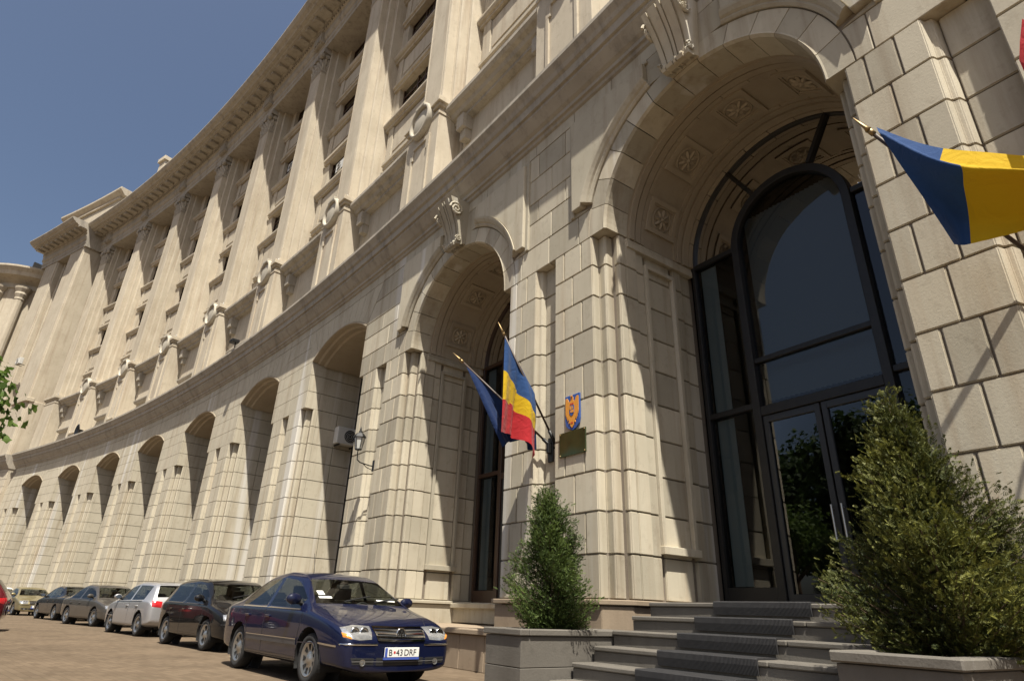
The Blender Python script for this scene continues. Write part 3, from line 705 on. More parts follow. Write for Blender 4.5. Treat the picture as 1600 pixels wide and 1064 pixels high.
# ------------------------------------------------------------------ stairs, mats, planters
def wthing(name, label, cat, u, group=None):
    o = thing(name, label, cat, group=group); return place(o, u)
UA = 9.515                                    # axis of the entrance arch
RISE, TREAD, W0 = .18, .35, -.17
st = wthing('stone_staircase', 'grey granite steps rising to the glazed entrance between two planters', 'stairs', UA)
for i in range(7):
    z = 1.15-RISE*i; w1 = W0+TREAD*i; m = MB()
    l, r = (-1.72, 2.0) if i > 1 else (-1.70-.0, 2.0)
    m.box(l, r, (w1-.028), -2.42 if i == 0 else w1-TREAD-.05, max(0, z-RISE-.01) if i < 6 else 0, z-.055)
    o = ob('step', m.mesh('step', GRAN, cl, .008), st)
    m = MB(); x = l
    while x < r-.01:
        x2 = min(r, x+1.24); m.box(x+.003, x2-.003, w1, w1-TREAD-.03 if i else -2.41, z-.054, z); x = x2
    ob('tread_slab', m.mesh('tread_slab', GRAN, cl, .012), o)
def matmat():
    m_, n, l, b = nt('ribbed_rubber'); b.inputs['Base Color'].default_value = (.022, .022, .026, 1); b.inputs['Roughness'].default_value = .75
    g = n.new('ShaderNodeTexCoord'); w = n.new('ShaderNodeTexWave'); w.wave_type = 'BANDS'; w.bands_direction = 'X'; w.inputs['Scale'].default_value = 20; w.inputs['Distortion'].default_value = .3
    l.new(g.outputs['Object'], w.inputs['Vector']); bp = n.new('ShaderNodeBump'); bp.inputs['Strength'].default_value = 1; bp.inputs['Distance'].default_value = .009
    l.new(w.outputs['Fac'], bp.inputs['Height']); l.new(bp.outputs['Normal'], b.inputs['Normal'])
    nz = n.new('ShaderNodeTexNoise'); nz.inputs['Scale'].default_value = 9; nz.inputs['Detail'].default_value = 5; l.new(g.outputs['Object'], nz.inputs['Vector'])
    mx = n.new('ShaderNodeMix'); mx.data_type = 'RGBA'; mx.inputs['A'].default_value = (.006, .006, .008, 1); mx.inputs['B'].default_value = (.034, .033, .035, 1); l.new(nz.outputs['Fac'], mx.inputs['Factor']); l.new(mx.outputs['Result'], b.inputs['Base Color'])
    return m_
MAT = matmat(); ords = ['top', 'second', 'third', 'fourth', 'fifth', 'sixth', 'lowest']
for i in range(6):
    z = 1.15-RISE*i; w1 = W0+TREAD*i; d = random.uniform(-.02, .02)
    P = [(w1-TREAD+.03, z+.003), (w1-TREAD+.03, z+.016), (w1+.006, z+.018), (w1+.022, z+.006), (w1+.026, z-.05), (w1+.014, z-.135), (w1+.003, z-.135), (w1+.004, z-.05), (w1+.002, z+.003)]
    m = MB(); m.sweep(P, -.62+d, .66+d, .2)
    o = ob('step_mat', m.mesh('step_mat', MAT, cl)); place(o, UA)
    tag(o, 'black ribbed rubber mat on the %s step of the entrance stairs' % ords[i], 'mat', 'rubber mats on the entrance steps')
def planter(u0, u1, w0, w1, label):
    t = wthing('stone_planter', label, 'planter', (u0+u1)/2, 'granite planters beside the stairs'); h = (u1-u0)/2
    m = MB(); g = .004
    for z0, z1 in ((0, .37), (.375, .705)):
        m.box(-h+.03, h-.03, w0+.03, w1-.03, z0, z1)
    b = ob('planter_body', m.mesh('planter_body', GRAN, cl, .006), t)
    m = MB()
    for a, b_, c_, d in ((-h, h, w1-.14, w1), (-h, h, w0, w0+.14), (-h, -h+.14, w0+.143, w1-.143), (h-.14, h, w0+.143, w1-.143)): m.box(a, b_, c_, d, .71, .785)
    ob('rim', m.mesh('rim', GRAN, cl, .012), t)
    m = MB(); m.box(-h+.13, h-.13, w0+.13, w1-.13, .70, .745); ob('soil', m.mesh('soil', plain('dry_soil' + label[:3], (.07, .05, .035), .95, noise=.4, nscale=30, bump=1), cl), t)
planter(6.98, 7.79, -.0, 2.0, 'granite planter left of the stairs holding the smaller conifer')
planter(11.56, 12.42, .0, 2.0, 'granite planter right of the stairs holding the larger conifer')

# ------------------------------------------------------------------ foliage
def leafmat(name, a, b_, trans=.25):
    m, n, l, b = nt(name); b.inputs['Roughness'].default_value = .6; b.inputs['Specular IOR Level'].default_value = .25
    at = n.new('ShaderNodeAttribute'); at.attribute_name = 'tone'
    mx = n.new('ShaderNodeMix'); mx.data_type = 'RGBA'; mx.inputs['A'].default_value = (*a, 1); mx.inputs['B'].default_value = (*b_, 1); l.new(at.outputs['Fac'], mx.inputs['Factor'])
    l.new(mx.outputs['Result'], b.inputs['Base Color'])
    tr = n.new('ShaderNodeBsdfTranslucent'); l.new(mx.outputs['Result'], tr.inputs['Color']); ms = n.new('ShaderNodeMixShader'); ms.inputs[0].default_value = trans
    l.new(b.outputs[0], ms.inputs[1]); l.new(tr.outputs[0], ms.inputs[2]); l.new(ms.outputs[0], n['Material Output'].inputs['Surface']); return m
BARK = plain('brown_bark', (.10, .065, .04), .9, noise=.4, nscale=25, bump=.8)
def foliage_mesh(name, V, F, T, mat):
    me = bpy.data.meshes.new(name); me.from_pydata(V, [], F); me.materials.append(mat)
    at = me.attributes.new('tone', 'FLOAT', 'FACE'); at.data.foreach_set('value', T); me.update(); return me
def conifer(name, label, u, w, z0, H, rad_, seed, lean=(0, 0), cols=None, nb=300, group=None, sx=1, top=(0, 0), pw=.78):
    rnd = random.Random(seed); t = thing(name, label, 'shrub', wp(u, w, 0), -(A0+u/RW), group)
    st_ = MB(); V = []; F = []; T = []
    def axis(h): return Vector((lean[0]*h+top[0]*h*h, lean[1]*h+top[1]*h*h, h*H))
    for q in range(4):
        a = rnd.uniform(0, 6.28); st_.tube([Vector((0.05*cos(a), .05*sin(a), 0))+axis(0), Vector((.11*rad_*cos(a), .11*rad_*sin(a), 0))+axis(.35), Vector((.08*cos(a)*rad_, .08*sin(a)*rad_, 0))+axis(.75)], .022, 6, r1=.008)
    def env(h): return rad_*max(.03, min(1, .55+2.2*h)*(1-max(0, h-.2)/.82)**pw)
    def spray(p, d, L, tone):
        """flat feathery spray: a short axis with alternating scale leaves"""
        d = d.normalized(); s_ = d.cross(Vector((rnd.uniform(-1, 1), rnd.uniform(-1, 1), rnd.uniform(.2, 1)))).normalized(); nn = d.cross(s_)
        k = 5
        for i in range(k):
            x = L*(i+.3)/k; wd = L*.30*(1-.55*i/k)
            for sg in (-1, 1):
                b0 = p+d*x; tip = b0+d*wd*.9+s_*sg*wd+nn*rnd.uniform(-.2, .2)*wd
                q = len(V); V.extend([b0-s_*.004, b0+d*L*.11+nn*.004, tip+d*L*.05, tip]); F.append((q, q+1, q+2, q+3)); T.append(min(1, max(0, tone+rnd.uniform(-.18, .18)+.15*i/k)))
        q = len(V); e = p+d*L*1.12; V.extend([p+d*L*.8-s_*.012, p+d*L*.8+s_*.012, e]); F.append((q, q+1, q+2)); T.append(min(1, tone+.25))
    for i in range(nb):
        h = rnd.random()**1.15*.97; a = rnd.uniform(0, 2*pi); lump = .80+.30*sin(a*3+h*9+seed)+rnd.gauss(0, .10)
        r = env(h)*max(.35, lump)
        base = axis(max(0, h-.14)); out = Vector((cos(a)*sx, sin(a), 0)); tip = axis(h)+out*r+Vector((0, 0, .05*H*rnd.uniform(.2, 1)))
        if h > .9: tip = axis(h)+out*r*.8+Vector((0, 0, rnd.uniform(0, .09)*H))
        mid = base.lerp(tip, .55)+Vector((0, 0, -.02*H))
        if rnd.random() < .45: st_.tube([base, mid, tip], .007, 4, r1=.002)
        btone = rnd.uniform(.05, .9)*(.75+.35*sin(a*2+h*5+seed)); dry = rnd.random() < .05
        ns = int(22+r*46)
        for j in range(ns):
            f = .30+.72*(j/ns)**.7; p = (base.lerp(mid, f/.55) if f < .55 else mid.lerp(tip, (f-.55)/.45))
            p = p+Vector((rnd.gauss(0, .045), rnd.gauss(0, .045), rnd.gauss(0, .045)))*rad_*1.5
            dd = (tip-base).normalized()*.6+Vector((rnd.gauss(0, .5), rnd.gauss(0, .5), rnd.gauss(.35, .45)))+out*.3
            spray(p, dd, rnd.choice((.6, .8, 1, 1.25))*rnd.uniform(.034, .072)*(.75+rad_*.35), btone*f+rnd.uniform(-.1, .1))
    ob('stem', st_.mesh('stem', BARK), t, loc=(0, 0, z0)); ob('foliage', foliage_mesh('foliage', V, F, T, cols), t, loc=(0, 0, z0)); return t
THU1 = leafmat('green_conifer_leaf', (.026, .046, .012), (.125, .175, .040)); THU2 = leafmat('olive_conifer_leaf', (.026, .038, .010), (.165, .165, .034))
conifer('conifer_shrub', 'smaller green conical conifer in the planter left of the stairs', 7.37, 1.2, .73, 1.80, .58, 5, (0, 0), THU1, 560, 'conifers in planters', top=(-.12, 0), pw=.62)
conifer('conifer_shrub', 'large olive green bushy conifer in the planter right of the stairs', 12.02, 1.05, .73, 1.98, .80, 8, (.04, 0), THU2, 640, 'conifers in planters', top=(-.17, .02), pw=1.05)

def broadleaf(name, label, loc, H, crown, seed, mat, nl=5000, size=.11, trunk=.14):
    rnd = random.Random(seed); t = thing(name, label, 'tree', loc); tr = MB(); V = []; F = []; T = []
    cz, rx, rz = crown
    tr.tube([(0, 0, 0), (.05, .03, H*.25), (-.05, .06, H*.5), (.03, 0, H*.8)], trunk, 10, r1=trunk*.3)
    clumps = []
    for i in range(26):
        a = rnd.uniform(0, 6.28); e = rnd.uniform(-.7, 1); r = rnd.uniform(.55, 1.0); c_ = Vector((rx*r*cos(a)*math.sqrt(max(.1, 1-e*e*.8)), rx*r*sin(a)*math.sqrt(max(.1, 1-e*e*.8)), cz+rz*e*r))
        clumps.append((c_, rnd.uniform(.28, .5)*rx)); b0 = Vector((0, 0, H*rnd.uniform(.28, .6))); tr.tube([b0, b0.lerp(c_, .5)+Vector((0, 0, .15)), c_], trunk*.3, 6, r1=.01)
    for i in range(nl):
        c_, r = rnd.choice(clumps); d = Vector((rnd.gauss(0, 1), rnd.gauss(0, 1), rnd.gauss(0, 1))).normalized(); p = c_+d*r*rnd.uniform(.35, 1.05)
        n_ = (d+Vector((rnd.gauss(0, .6), rnd.gauss(0, .6), rnd.gauss(.5, .5)))).normalized(); x = n_.cross(Vector((rnd.gauss(0, 1), rnd.gauss(0, 1), rnd.gauss(0, 1)))).normalized(); y = n_.cross(x); s_ = size*rnd.uniform(.6, 1.25)
        P = [(0, -.6), (.35, -.25), (.62, -.1), (.36, .12), (.30, .45), (0, .75), (-.30, .45), (-.36, .12), (-.62, -.1), (-.35, -.25)]
        q = len(V); V.extend([p+x*a*s_+y*b*s_+n_*(.25*s_*(abs(a))) for a, b in P]); F.append(tuple(range(q, q+10))); T.append(rnd.random())
    ob('trunk', tr.mesh('trunk', BARK, smooth=True), t); ob('crown', foliage_mesh('crown', V, F, T, mat), t); return t
LEAF = leafmat('bright_maple_leaf', (.045, .085, .016), (.13, .20, .04), .35)
DLEAF = leafmat('dark_street_leaf', (.022, .045, .012), (.06, .10, .025), .3)
broadleaf('maple_tree', 'maple tree at the left edge with bright green leaves', (-10.08, 9.0, 0), 5.4, (3.62, 1.75, .78), 3, LEAF, 3600, .115)
for i, (x, y, h, s) in enumerate(((-17, 4.5, 10.5, 21), (-22.5, 8, 11, 22), (-23, 0.5, 12, 23), (-29, 5, 13, 24))):
    broadleaf('street_tree', ['dark street tree mirrored in the entrance doors, nearest of four', 'dark street tree mirrored in the doors, closest to the parked cars', 'dark street tree across the forecourt, farthest from the building', 'tallest dark street tree across the forecourt'][i], (x, y, 0), h, (h*.58, 3.2, h*.40), s, DLEAF, 6000, .26, .22)['group'] = 'street trees across the forecourt'

# ------------------------------------------------------------------ flags
def cloth(name, grid, cols, parent, thick=0):
    nr, ncl = len(grid), len(grid[0]); m = MB(); V = [p for row in grid for p in row]; i0 = 0
    me = bpy.data.meshes.new(name); F = []; mi = []
    for r in range(nr-1):
        for c_ in range(ncl-1):
            F.append((r*ncl+c_, r*ncl+c_+1, (r+1)*ncl+c_+1, (r+1)*ncl+c_)); mi.append(cols(r/(nr-1), c_/(ncl-1)))
    me.from_pydata(V, [], F)
    for x in FLAGM: me.materials.append(x)
    for p, k in zip(me.polygons, mi): p.material_index = k; p.use_smooth = True
    o = ob(name, me, parent); return o
def flagmat(name, c_):
    m, n, l, b = nt(name); b.inputs['Base Color'].default_value = (*c_, 1); b.inputs['Roughness'].default_value = .8; b.inputs['Specular IOR Level'].default_value = .12; b.inputs['Sheen Weight'].default_value = .1
    tr = n.new('ShaderNodeBsdfTranslucent'); tr.inputs['Color'].default_value = (*c_, 1); ms = n.new('ShaderNodeMixShader'); ms.inputs[0].default_value = .2
    l.new(b.outputs[0], ms.inputs[1]); l.new(tr.outputs[0], ms.inputs[2]); l.new(ms.outputs[0], n['Material Output'].inputs['Surface'])
    g = n.new('ShaderNodeNewGeometry'); t = n.new('ShaderNodeTexNoise'); t.inputs['Scale'].default_value = 7; t.inputs['Detail'].default_value = 6; t.inputs['Distortion'].default_value = 1.2; l.new(g.outputs['Position'], t.inputs['Vector'])
    bp = n.new('ShaderNodeBump'); bp.inputs['Strength'].default_value = .5; bp.inputs['Distance'].default_value = .03; l.new(t.outputs['Fac'], bp.inputs['Height']); l.new(bp.outputs['Normal'], b.inputs['Normal']); return m
FLAGM = [flagmat('flag_blue', (.022, .060, .17)), flagmat('flag_yellow', (.52, .34, .012)), flagmat('flag_red', (.40, .024, .030)), flagmat('flag_navy', (.012, .028, .09))]
BRASS = plain('dull_brass', (.30, .21, .10), .45, .8)
def pole(parent, a, b):
    a, b = Vector(a), Vector(b); d = (b-a).normalized(); m = MB(); m.tube([a, b], .02, 10); ob('pole', m.mesh('pole', plain('dark_wood_pole', (.05, .032, .022), .5) if 'dark_wood_pole' not in MATS else MATS['dark_wood_pole'], smooth=True), parent)
    m = MB(); m.tube([b-d*.02, b+d*.05], .028, 10); m.tube([b+d*.05, b+d*.09, b+d*.25], .034, 10, r1=.004); ob('finial', m.mesh('finial', BRASS, smooth=True), parent)
    m = MB(); m.tube([a-d*.12, a+d*.22], .032, 10); ob('socket', m.mesh('socket', BLACKM, smooth=True), parent)
# the three coloured flag over the pier, hanging limp
f1 = thing('flag', 'blue yellow red flag hanging limp beside the coat of arms', 'flag'); A = wp(5.75, -.19, 3.82); B = wp(5.75, 1.02, 5.60); pole(f1, A, B)
G = []
for r in range(37):
    row = []; t = r/36
    for c_ in range(25):
        s = c_/24; hw, hz = 1.0-.72*s, 5.56-.93*s
        bw, bz = 1.10-.98*s**.85, 3.71-.25*s+.16*sin(pi*min(1, s*1.35))*(1 if s < .74 else 1)
        w = hw+(bw-hw)*t; z = hz+(bz-hz)*t**.97
        u = 5.75+t**.7*(.14*sin(s*9.5+.6+t*.8)+.05*sin(s*21+t*2))+.04*sin(t*5)*s
        w += t*.03*sin(s*14+1)
        row.append(wp(u, w, z))
    G.append(row)
cloth('cloth', G, lambda t, s: 0 if t < .335+.06*s else (1 if t < .645-.03*s else 2), f1)
f2 = thing('flag', 'plain navy blue flag hanging behind the three coloured one', 'flag'); A2 = wp(5.70, -.17, 3.72); B2 = wp(4.97, 1.40, 5.20); pole(f2, A2, B2)
G = []
for r in range(29):
    row = []; t = r/28
    for c_ in range(25):
        s = c_/24; p = B2.lerp(A2, .03+.80*s); d = (.92-.60*s)*(1-.25*sin(s*pi))
        fold = .13*sin(s*12+.5)*t**.6+.05*sin(s*25+1)*t
        q = p+Vector((0, 0, -d*t))+(wp(6, .2, 0)-wp(5, 0, 0))*fold+ (A2-B2)*.42*t*(1-s)
        row.append(q)
    G.append(row)
cloth('cloth', G, lambda t, s: 3, f2)
# the flag at the right edge, blown to the right
f3 = thing('flag', 'large blue yellow red flag blowing at the right edge above the conifer', 'flag'); A3 = wp(13.12, -.12, 3.85); B3 = wp(12.36, 1.02, 5.50); pole(f3, A3, B3)
nv = Vector((B3.x, B3.y, 0)).normalized(); pt = B3+nv*-.06
rows = [  # (pixel polyline in the photograph from hoist to fly, forward bulge)
 ([(1369, 199), (1425, 220), (1474, 232), (1540, 238), (1594, 243), (1650, 248), (1720, 256)], .10),
 ([(1371, 202), (1425, 231), (1468, 252), (1540, 262), (1596, 267), (1650, 274), (1720, 284)], .04),
 ([(1372, 205), (1440, 240), (1500, 258), (1560, 262), (1620, 266), (1680, 275), (1740, 285)], -.30),
 ([(1405, 255), (1455, 280), (1506, 292), (1570, 292), (1635, 290), (1690, 300), (1745, 310)], -.10),
 ([(1435, 298), (1475, 318), (1512, 325), (1580, 322), (1640, 318), (1700, 325), (1748, 335)], .10),
 ([(1465, 342), (1492, 352), (1515, 352), (1580, 346), (1645, 336), (1700, 345), (1748, 355)], .22),
 ([(1491, 382), (1503, 383), (1517, 381), (1580, 366), (1645, 350), (1700, 362), (1748, 372)], .20)]
def along(p, d): return p+(p-Vector((0, 0, EYE))).normalized()*d
ctrl = [[along(pix_plane(x, y, pt, nv), b*min(1, (k+.35)/1.6)+.025*sin(k*2.1)) for k, (x, y) in enumerate(P)] for P, b in rows]
def cr(p0, p1, p2, p3, t): return .5*((2*p1)+(p2-p0)*t+(2*p0-5*p1+4*p2-p3)*t*t+(3*p1-p0-3*p2+p3)*t**3)
def spline(P, t):
    n = len(P)-1; x = t*n; i = min(n-1, int(x)); f = x-i
    return cr(P[max(0, i-1)], P[i], P[i+1], P[min(n, i+2)], f)
G = []
for r in range(43):
    col = [spline([ctrl[j][k] for j in range(7)], r/42) if r > 14 else (ctrl[int(r/7)][k].lerp(ctrl[min(6, int(r/7)+1)][k], (r % 7)/7)) for k in range(7)]
    G.append([spline(col, c_/48) for c_ in range(49)])
cloth('cloth', G, lambda t, s: 0 if s < .333 else (1 if s < .667 else 2), f3)
f4 = thing('flag', 'dark red edge of a flag at the top right corner', 'flag'); A4 = wp(13.22, -.12, 3.9)
nv4 = Vector((wp(13.3, .8, 0).x, wp(13.3, .8, 0).y, 0)).normalized(); p4 = wp(13.45, .9, 5.5)
P4 = [(1597, 30), (1592, 62), (1591, 90), (1600, 112)]
G = [[pix_plane(x+d*18, y+d*3, p4, nv4)+nv4*.05*sin(d*2.2+i) for d in range(9)] for i, (x, y) in enumerate(P4)]
pole(f4, A4, G[0][5]+Vector((0, 0, .06)))
cloth('cloth', G, lambda t, s: 2, f4)
m = MB(); m.box(-.07, .07, -.15, -.19, 3.45, 3.90); m.box(-.035, .035, -.08, -.16, 3.6, 3.8)
for uu, lab in ((5.68, 'black iron flag bracket in the pier slot beside the coat of arms'), (13.1, 'black iron flag bracket in the pier slot at the right edge')):
    o = ob('flag_bracket', m.mesh('flag_bracket', BLACKM, cl, .01)); place(o, uu); tag(o, lab, 'bracket', 'flag brackets')

# ------------------------------------------------------------------ coat of arms, plaque
sh_ = wthing('coat_of_arms', 'blue shield shaped sign with a golden eagle on the pier', 'sign', 6.50)
BLUE = plain('enamel_blue', (.03, .085, .30), .35); GOLD = plain('enamel_orange_gold', (.62, .27, .045), .4); REDE = plain('enamel_red', (.45, .06, .04), .4)
P = [(-.19, 4.47), (.19, 4.47), (.19, 4.02), (.17, 3.93), (.10, 3.87), (0, 3.83), (-.10, 3.87), (-.17, 3.93), (-.19, 4.02)]
m = MB(); m.wprism(P, .035, .004); ob('shield', m.mesh('shield', BLUE, cl, .006), sh_)
half = [(0, 4.43), (.025, 4.425), (.035, 4.40), (.03, 4.37), (.06, 4.345), (.09, 4.36), (.10, 4.40), (.135, 4.43), (.165, 4.42), (.165, 4.15), (.155, 4.10), (.145, 4.14), (.135, 4.05), (.125, 4.10), (.115, 4.01), (.10, 4.07), (.09, 4.02), (.075, 4.02), (.09, 3.96), (.05, 3.97), (.045, 3.92), (0, 3.875)]
m = MB(); m.wprism(half+[(-x, z) for x, z in reversed(half[1:-1])], .046, .03); ob('eagle', m.mesh('eagle', GOLD, cl), sh_)
m = MB(); m.wprism([(-.06, 4.27), (.06, 4.27), (.06, 4.14), (.03, 4.10), (0, 4.085), (-.03, 4.10), (-.06, 4.14)], .052, .04); ob('breast_shield', m.mesh('breast_shield', BLUE, cl), sh_)
m = MB()
for a, b, c_, d in ((-.052, -.004, 4.20, 4.262), (.004, .052, 4.14, 4.195), (-.03, -.006, 4.145, 4.19), (.012, .04, 4.21, 4.25)): m.box(a, b, .051, .056, c_, d)
ob('arms_quarter', m.mesh('arms_quarter', GOLD, cl), sh_)
m = MB(); m.box(-.045, .045, .046, .05, 4.285, 4.315); m.box(-.03, .03, .046, .05, 3.95, 3.975); ob('red_detail', m.mesh('red_detail', REDE, cl), sh_)
m = MB(); m.box(-.025, .025, .046, .06, 4.425, 4.455); ob('crown', m.mesh('crown', GOLD, cl, .004), sh_)
pq = wthing('brass_plaque', 'dark reflective rectangular plaque below the coat of arms', 'plaque', 6.485)
m = MB(); m.box(-.335, .335, .035, .012, 3.41, 3.83); ob('plate', m.mesh('plate', plain('tree_reflection_bronze', (.045, .06, .022), .2, .35, noise=.5, nscale=5), cl, .004), pq)  # dark green reflection of trees is put into the plate's base colour
m = MB()
for a in (-.31, .31):
    for z in (3.435, 3.805): m.lathe([(0, .01), (.010, .008), (.014, 0)], (a, .035, z), 8, 'y')
ob('screw', m.mesh('screw', BRASS, cl), pq)

# ------------------------------------------------------------------ lantern, air conditioner, small fittings
ln = wthing('wall_lantern', 'black iron wall lantern on a bracket beside the second arch', 'lamp', -1.45)
def ln_(name, m, mat, s=False): return ob(name, m.mesh(name, mat, cl, 0, s), ln)
LW, LZ = .50, 4.80
m = MB(); m.tube([(0, .0, 4.46), (0, .12, 4.46), (0, .40, 4.50), (0, .49, 4.56), (0, .50, 4.70), (0, .50, LZ)], .016, 8); m.box(-.05, .05, .0, .015, 4.32, 4.62); m.tube([(0, .02, 4.35), (0, .2, 4.40), (0, .32, 4.49)], .011, 6); ln_('bracket', m, BLACKM)
def hexa(r, z): return [(r*cos(pi/3*i), LW+r*sin(pi/3*i), z) for i in range(6)]
m = MB(); a, b = hexa(.085, LZ+.04), hexa(.145, LZ+.36)
for i in range(6): m.tube([a[i], b[i]], .010, 4); m.tube([a[i], a[(i+1) % 6]], .011, 4); m.tube([b[i], b[(i+1) % 6]], .013, 4)
m.lathe([(0, LZ), (.09, LZ+.02), (.09, LZ+.045), (0, LZ+.045)], (0, LW, 0), 6); ln_('cage', m, BLACKM)
m = MB(); m.lathe([(.175, LZ+.36), (.165, LZ+.39), (.10, LZ+.47), (.05, LZ+.50), (.045, LZ+.54), (.02, LZ+.56), (.025, LZ+.59), (0, LZ+.68)], (0, LW, 0), 6); ln_('lantern_roof', m, BLACKM)
m = MB(); a, b = hexa(.082, LZ+.045), hexa(.140, LZ+.355)
for i in range(6): m.face([a[i], a[(i+1) % 6], b[(i+1) % 6], b[i]])
ln_('pane', m, plain('frosted_lantern_glass', (.50, .50, .47), .3, 0, 0, .5))
m = MB(); m.lathe([(0, LZ+.06), (.03, LZ+.07), (.04, LZ+.2), (.03, LZ+.26), (0, LZ+.28)], (0, LW, 0), 10); ln_('bulb', m, plain('white_bulb_glass', (.75, .75, .72), .2), True)
def ac_unit(label, u, w, z, face='u'):
    t = wthing('air_conditioner', label, 'air conditioner', u, 'outdoor air conditioning units'); t.location.z = z
    WM = MATS.get('off_white_enamel') or plain('off_white_enamel', (.55, .54, .50), .45, noise=.1, nscale=4)
    m = MB(); m.box(-.16, .16, w-.42, w+.42, 0, .62) if face == 'u' else m.box(-.42, .42, w-.16, w+.16, 0, .62)
    ob('casing', m.mesh('casing', WM, cl, .02), t)
    m = MB()
    ax, c0 = ('x', (.16, w-.08, .31)) if face == 'u' else ('y', (-.08, w+.16, .31))
    m.lathe([(0, .004), (.235, .004), (.24, .0)], c0, 24, ax); ob('fan_opening', m.mesh('fan_opening', DARK, cl), t)
    m = MB()
    for r in (.06, .12, .18, .235): m.lathe([(r-.006, .008), (r, .016), (r+.006, .008)], c0, 24, ax)
    ob('fan_grille', m.mesh('fan_grille', WM, cl), t)
    m = MB()
    for s in (-.3, .3): m.box(-.25, .16, w+s-.02, w+s+.02, -.05, -.002) if face == 'u' else m.box(s-.02, s+.02, w-.4, w+.16, -.05, -.002)
    ob('bracket', m.mesh('bracket', BLACKM, cl), t)
ac_unit('white air conditioner inside the arch behind the wall lantern', -7.14, -1.62, 6.35)
ac_unit('white air conditioner high on the end pavilion at far left', -59.9, 1.1, 21.2, 'w')
def flood(label, u, w, z):
    t = wthing('floodlight', label, 'floodlight', u, 'floodlights on the terrace edge'); t.location.z = z
    m = MB(); m.box(-.30, .10, w-.02, w+.34, .20, .36); m.box(-.25, .05, w+.30, w+.36, .24, .32); ob('housing', m.mesh('housing', BLACKM, cl, .02), t)
    m = MB(); m.tube([(-.1, w+.1, 0), (-.1, w+.1, .2)], .03); ob('mount', m.mesh('mount', BLACKM, cl), t)
ac_unit('small air conditioner on a window sill high above the second low arch', -12.6, -1.75, 22.3, 'w')
ac_unit('small air conditioner on a window sill above the third low arch', -20.2, -1.75, 26.8, 'w')
flood('dark floodlight sticking out over the terrace edge', -15.4, .55, 12.08)
lp = wthing('round_loudspeaker', 'black round horn loudspeaker standing on the terrace edge', 'loudspeaker', -42.2); lp.location.z = 12.08
m = MB(); m.lathe([(.08, -.4), (.1, -.15), (.42, .0), (.46, .02), (.40, .03), (.12, -.12)], (0, .45, .42), 20, 'y'); ob('horn', m.mesh('horn', BLACKM, cl, 0, True), lp)
m = MB(); m.box(-.05, .05, .2, .4, 0, .4); ob('stand', m.mesh('stand', BLACKM, cl), lp)

# ------------------------------------------------------------------ cars
TYRE = plain('tyre_rubber', (.018, .018, .018), .85, noise=.3, nscale=40); RIM = plain('alloy_rim', (.45, .45, .44), .35, .9); RIMD = plain('dark_wheel_well', (.01, .01, .01), .9)
plain('lamp_bowl', (.62, .63, .64), .18, 1); CHROME = plain('chrome', (.75, .75, .74), .12, 1); BLKPL = plain('black_plastic', (.016, .016, .017), .55); SEAT = plain('grey_seat_fabric', (.06, .06, .065), .9)
LAMPG = plain('headlamp_glass', (.50, .51, .52), .14, .7, 1, .5, .4, 22); AMBER = plain('amber_lens', (.6, .22, .03), .2, 0, 1); REDL = plain('red_lens', (.42, .015, .02), .15, 0, 1); PLATE = plain('plate_white', (.72, .72, .68), .5); PBLUE = plain('plate_blue', (.05, .09, .35), .5); PAPER = plain('white_paper', (.8, .8, .76), .7); PLTXT = plain('plate_black', (.01, .01, .01), .5); PRED = plain('plate_red', (.5, .02, .02), .5)
def paint(name, c_, metal=.35, rough=.32):
    m = plain('paint_'+name, c_, .45, metal, 1.0, .08, .06, 2.0); m.node_tree.nodes['Principled BSDF'].inputs['Coat Roughness'].default_value = .04; return m
def text_mesh(body, size, mat):
    cu = bpy.data.curves.new('txt', 'FONT'); cu.body = body; cu.size = size; cu.align_x = 'LEFT'; cu.extrude = .001
    o = bpy.data.objects.new('txt', cu); COL.objects.link(o); bpy.context.view_layer.update()
    me = bpy.data.meshes.new_from_object(o.evaluated_get(bpy.context.evaluated_depsgraph_get())); bpy.data.objects.remove(o); me.materials.clear(); me.materials.append(mat); return me
wheel_cache = {}
def wheel_meshes(r, style):
    if (r, style) in wheel_cache: return wheel_cache[r, style]
    w = .10; rr = r*.66
    t = MB(); t.lathe([(rr, -w*.8), (rr+.02, -w), (r-.03, -w), (r-.008, -w*.75), (r, -w*.45), (r, w*.45), (r-.008, w*.75), (r-.03, w), (rr+.02, w), (rr, w*.8), (rr, -w*.8)], (0, 0, 0), 36, 'y')
    d = MB(); d.lathe([(rr+.004, -w*.8), (rr+.004, w*.86), (rr-.012, w*.9), (rr-.03, w*.5), (rr-.035, .0), (.0, -.01)], (0, 0, 0), 36, 'y')
    s = MB(); n = style
    big = n <= 6; r0, r1 = (.30, .84) if big else (.52, .86)
    s.lathe([(0, w*.98), (.03, w*.98), (.05, w*.9), (.065, w*.72), (rr*.45, w*.62), (rr*.88, w*.70), (rr*.97, w*.92), (rr+.006, w*.95), (rr+.006, w*.4)], (0, 0, 0), 40, 'y')
    sl_ = MB()
    for i in range(n):
        a = 2*pi*(i+.5)/n; da = pi/n*(.62 if big else .60); P = []
        for q in range(5): P.append((rr*r0, a-da*.55+da*1.1*q/4))
        for q in range(5): P.append((rr*r1, a+da-2*da*q/4))
        sl_.face([(x*cos(t_), w*(.62+.085*max(0, (x/rr-.45)/.43))+.004, x*sin(t_)) for x, t_ in P])
    wheel_cache[r, style] = (t.mesh('tyre', TYRE, smooth=True), d.mesh('rim_barrel', RIMD), s.mesh('rim', RIM, smooth=True), sl_.mesh('rim_slots', RIMD)); return wheel_cache[r, style]
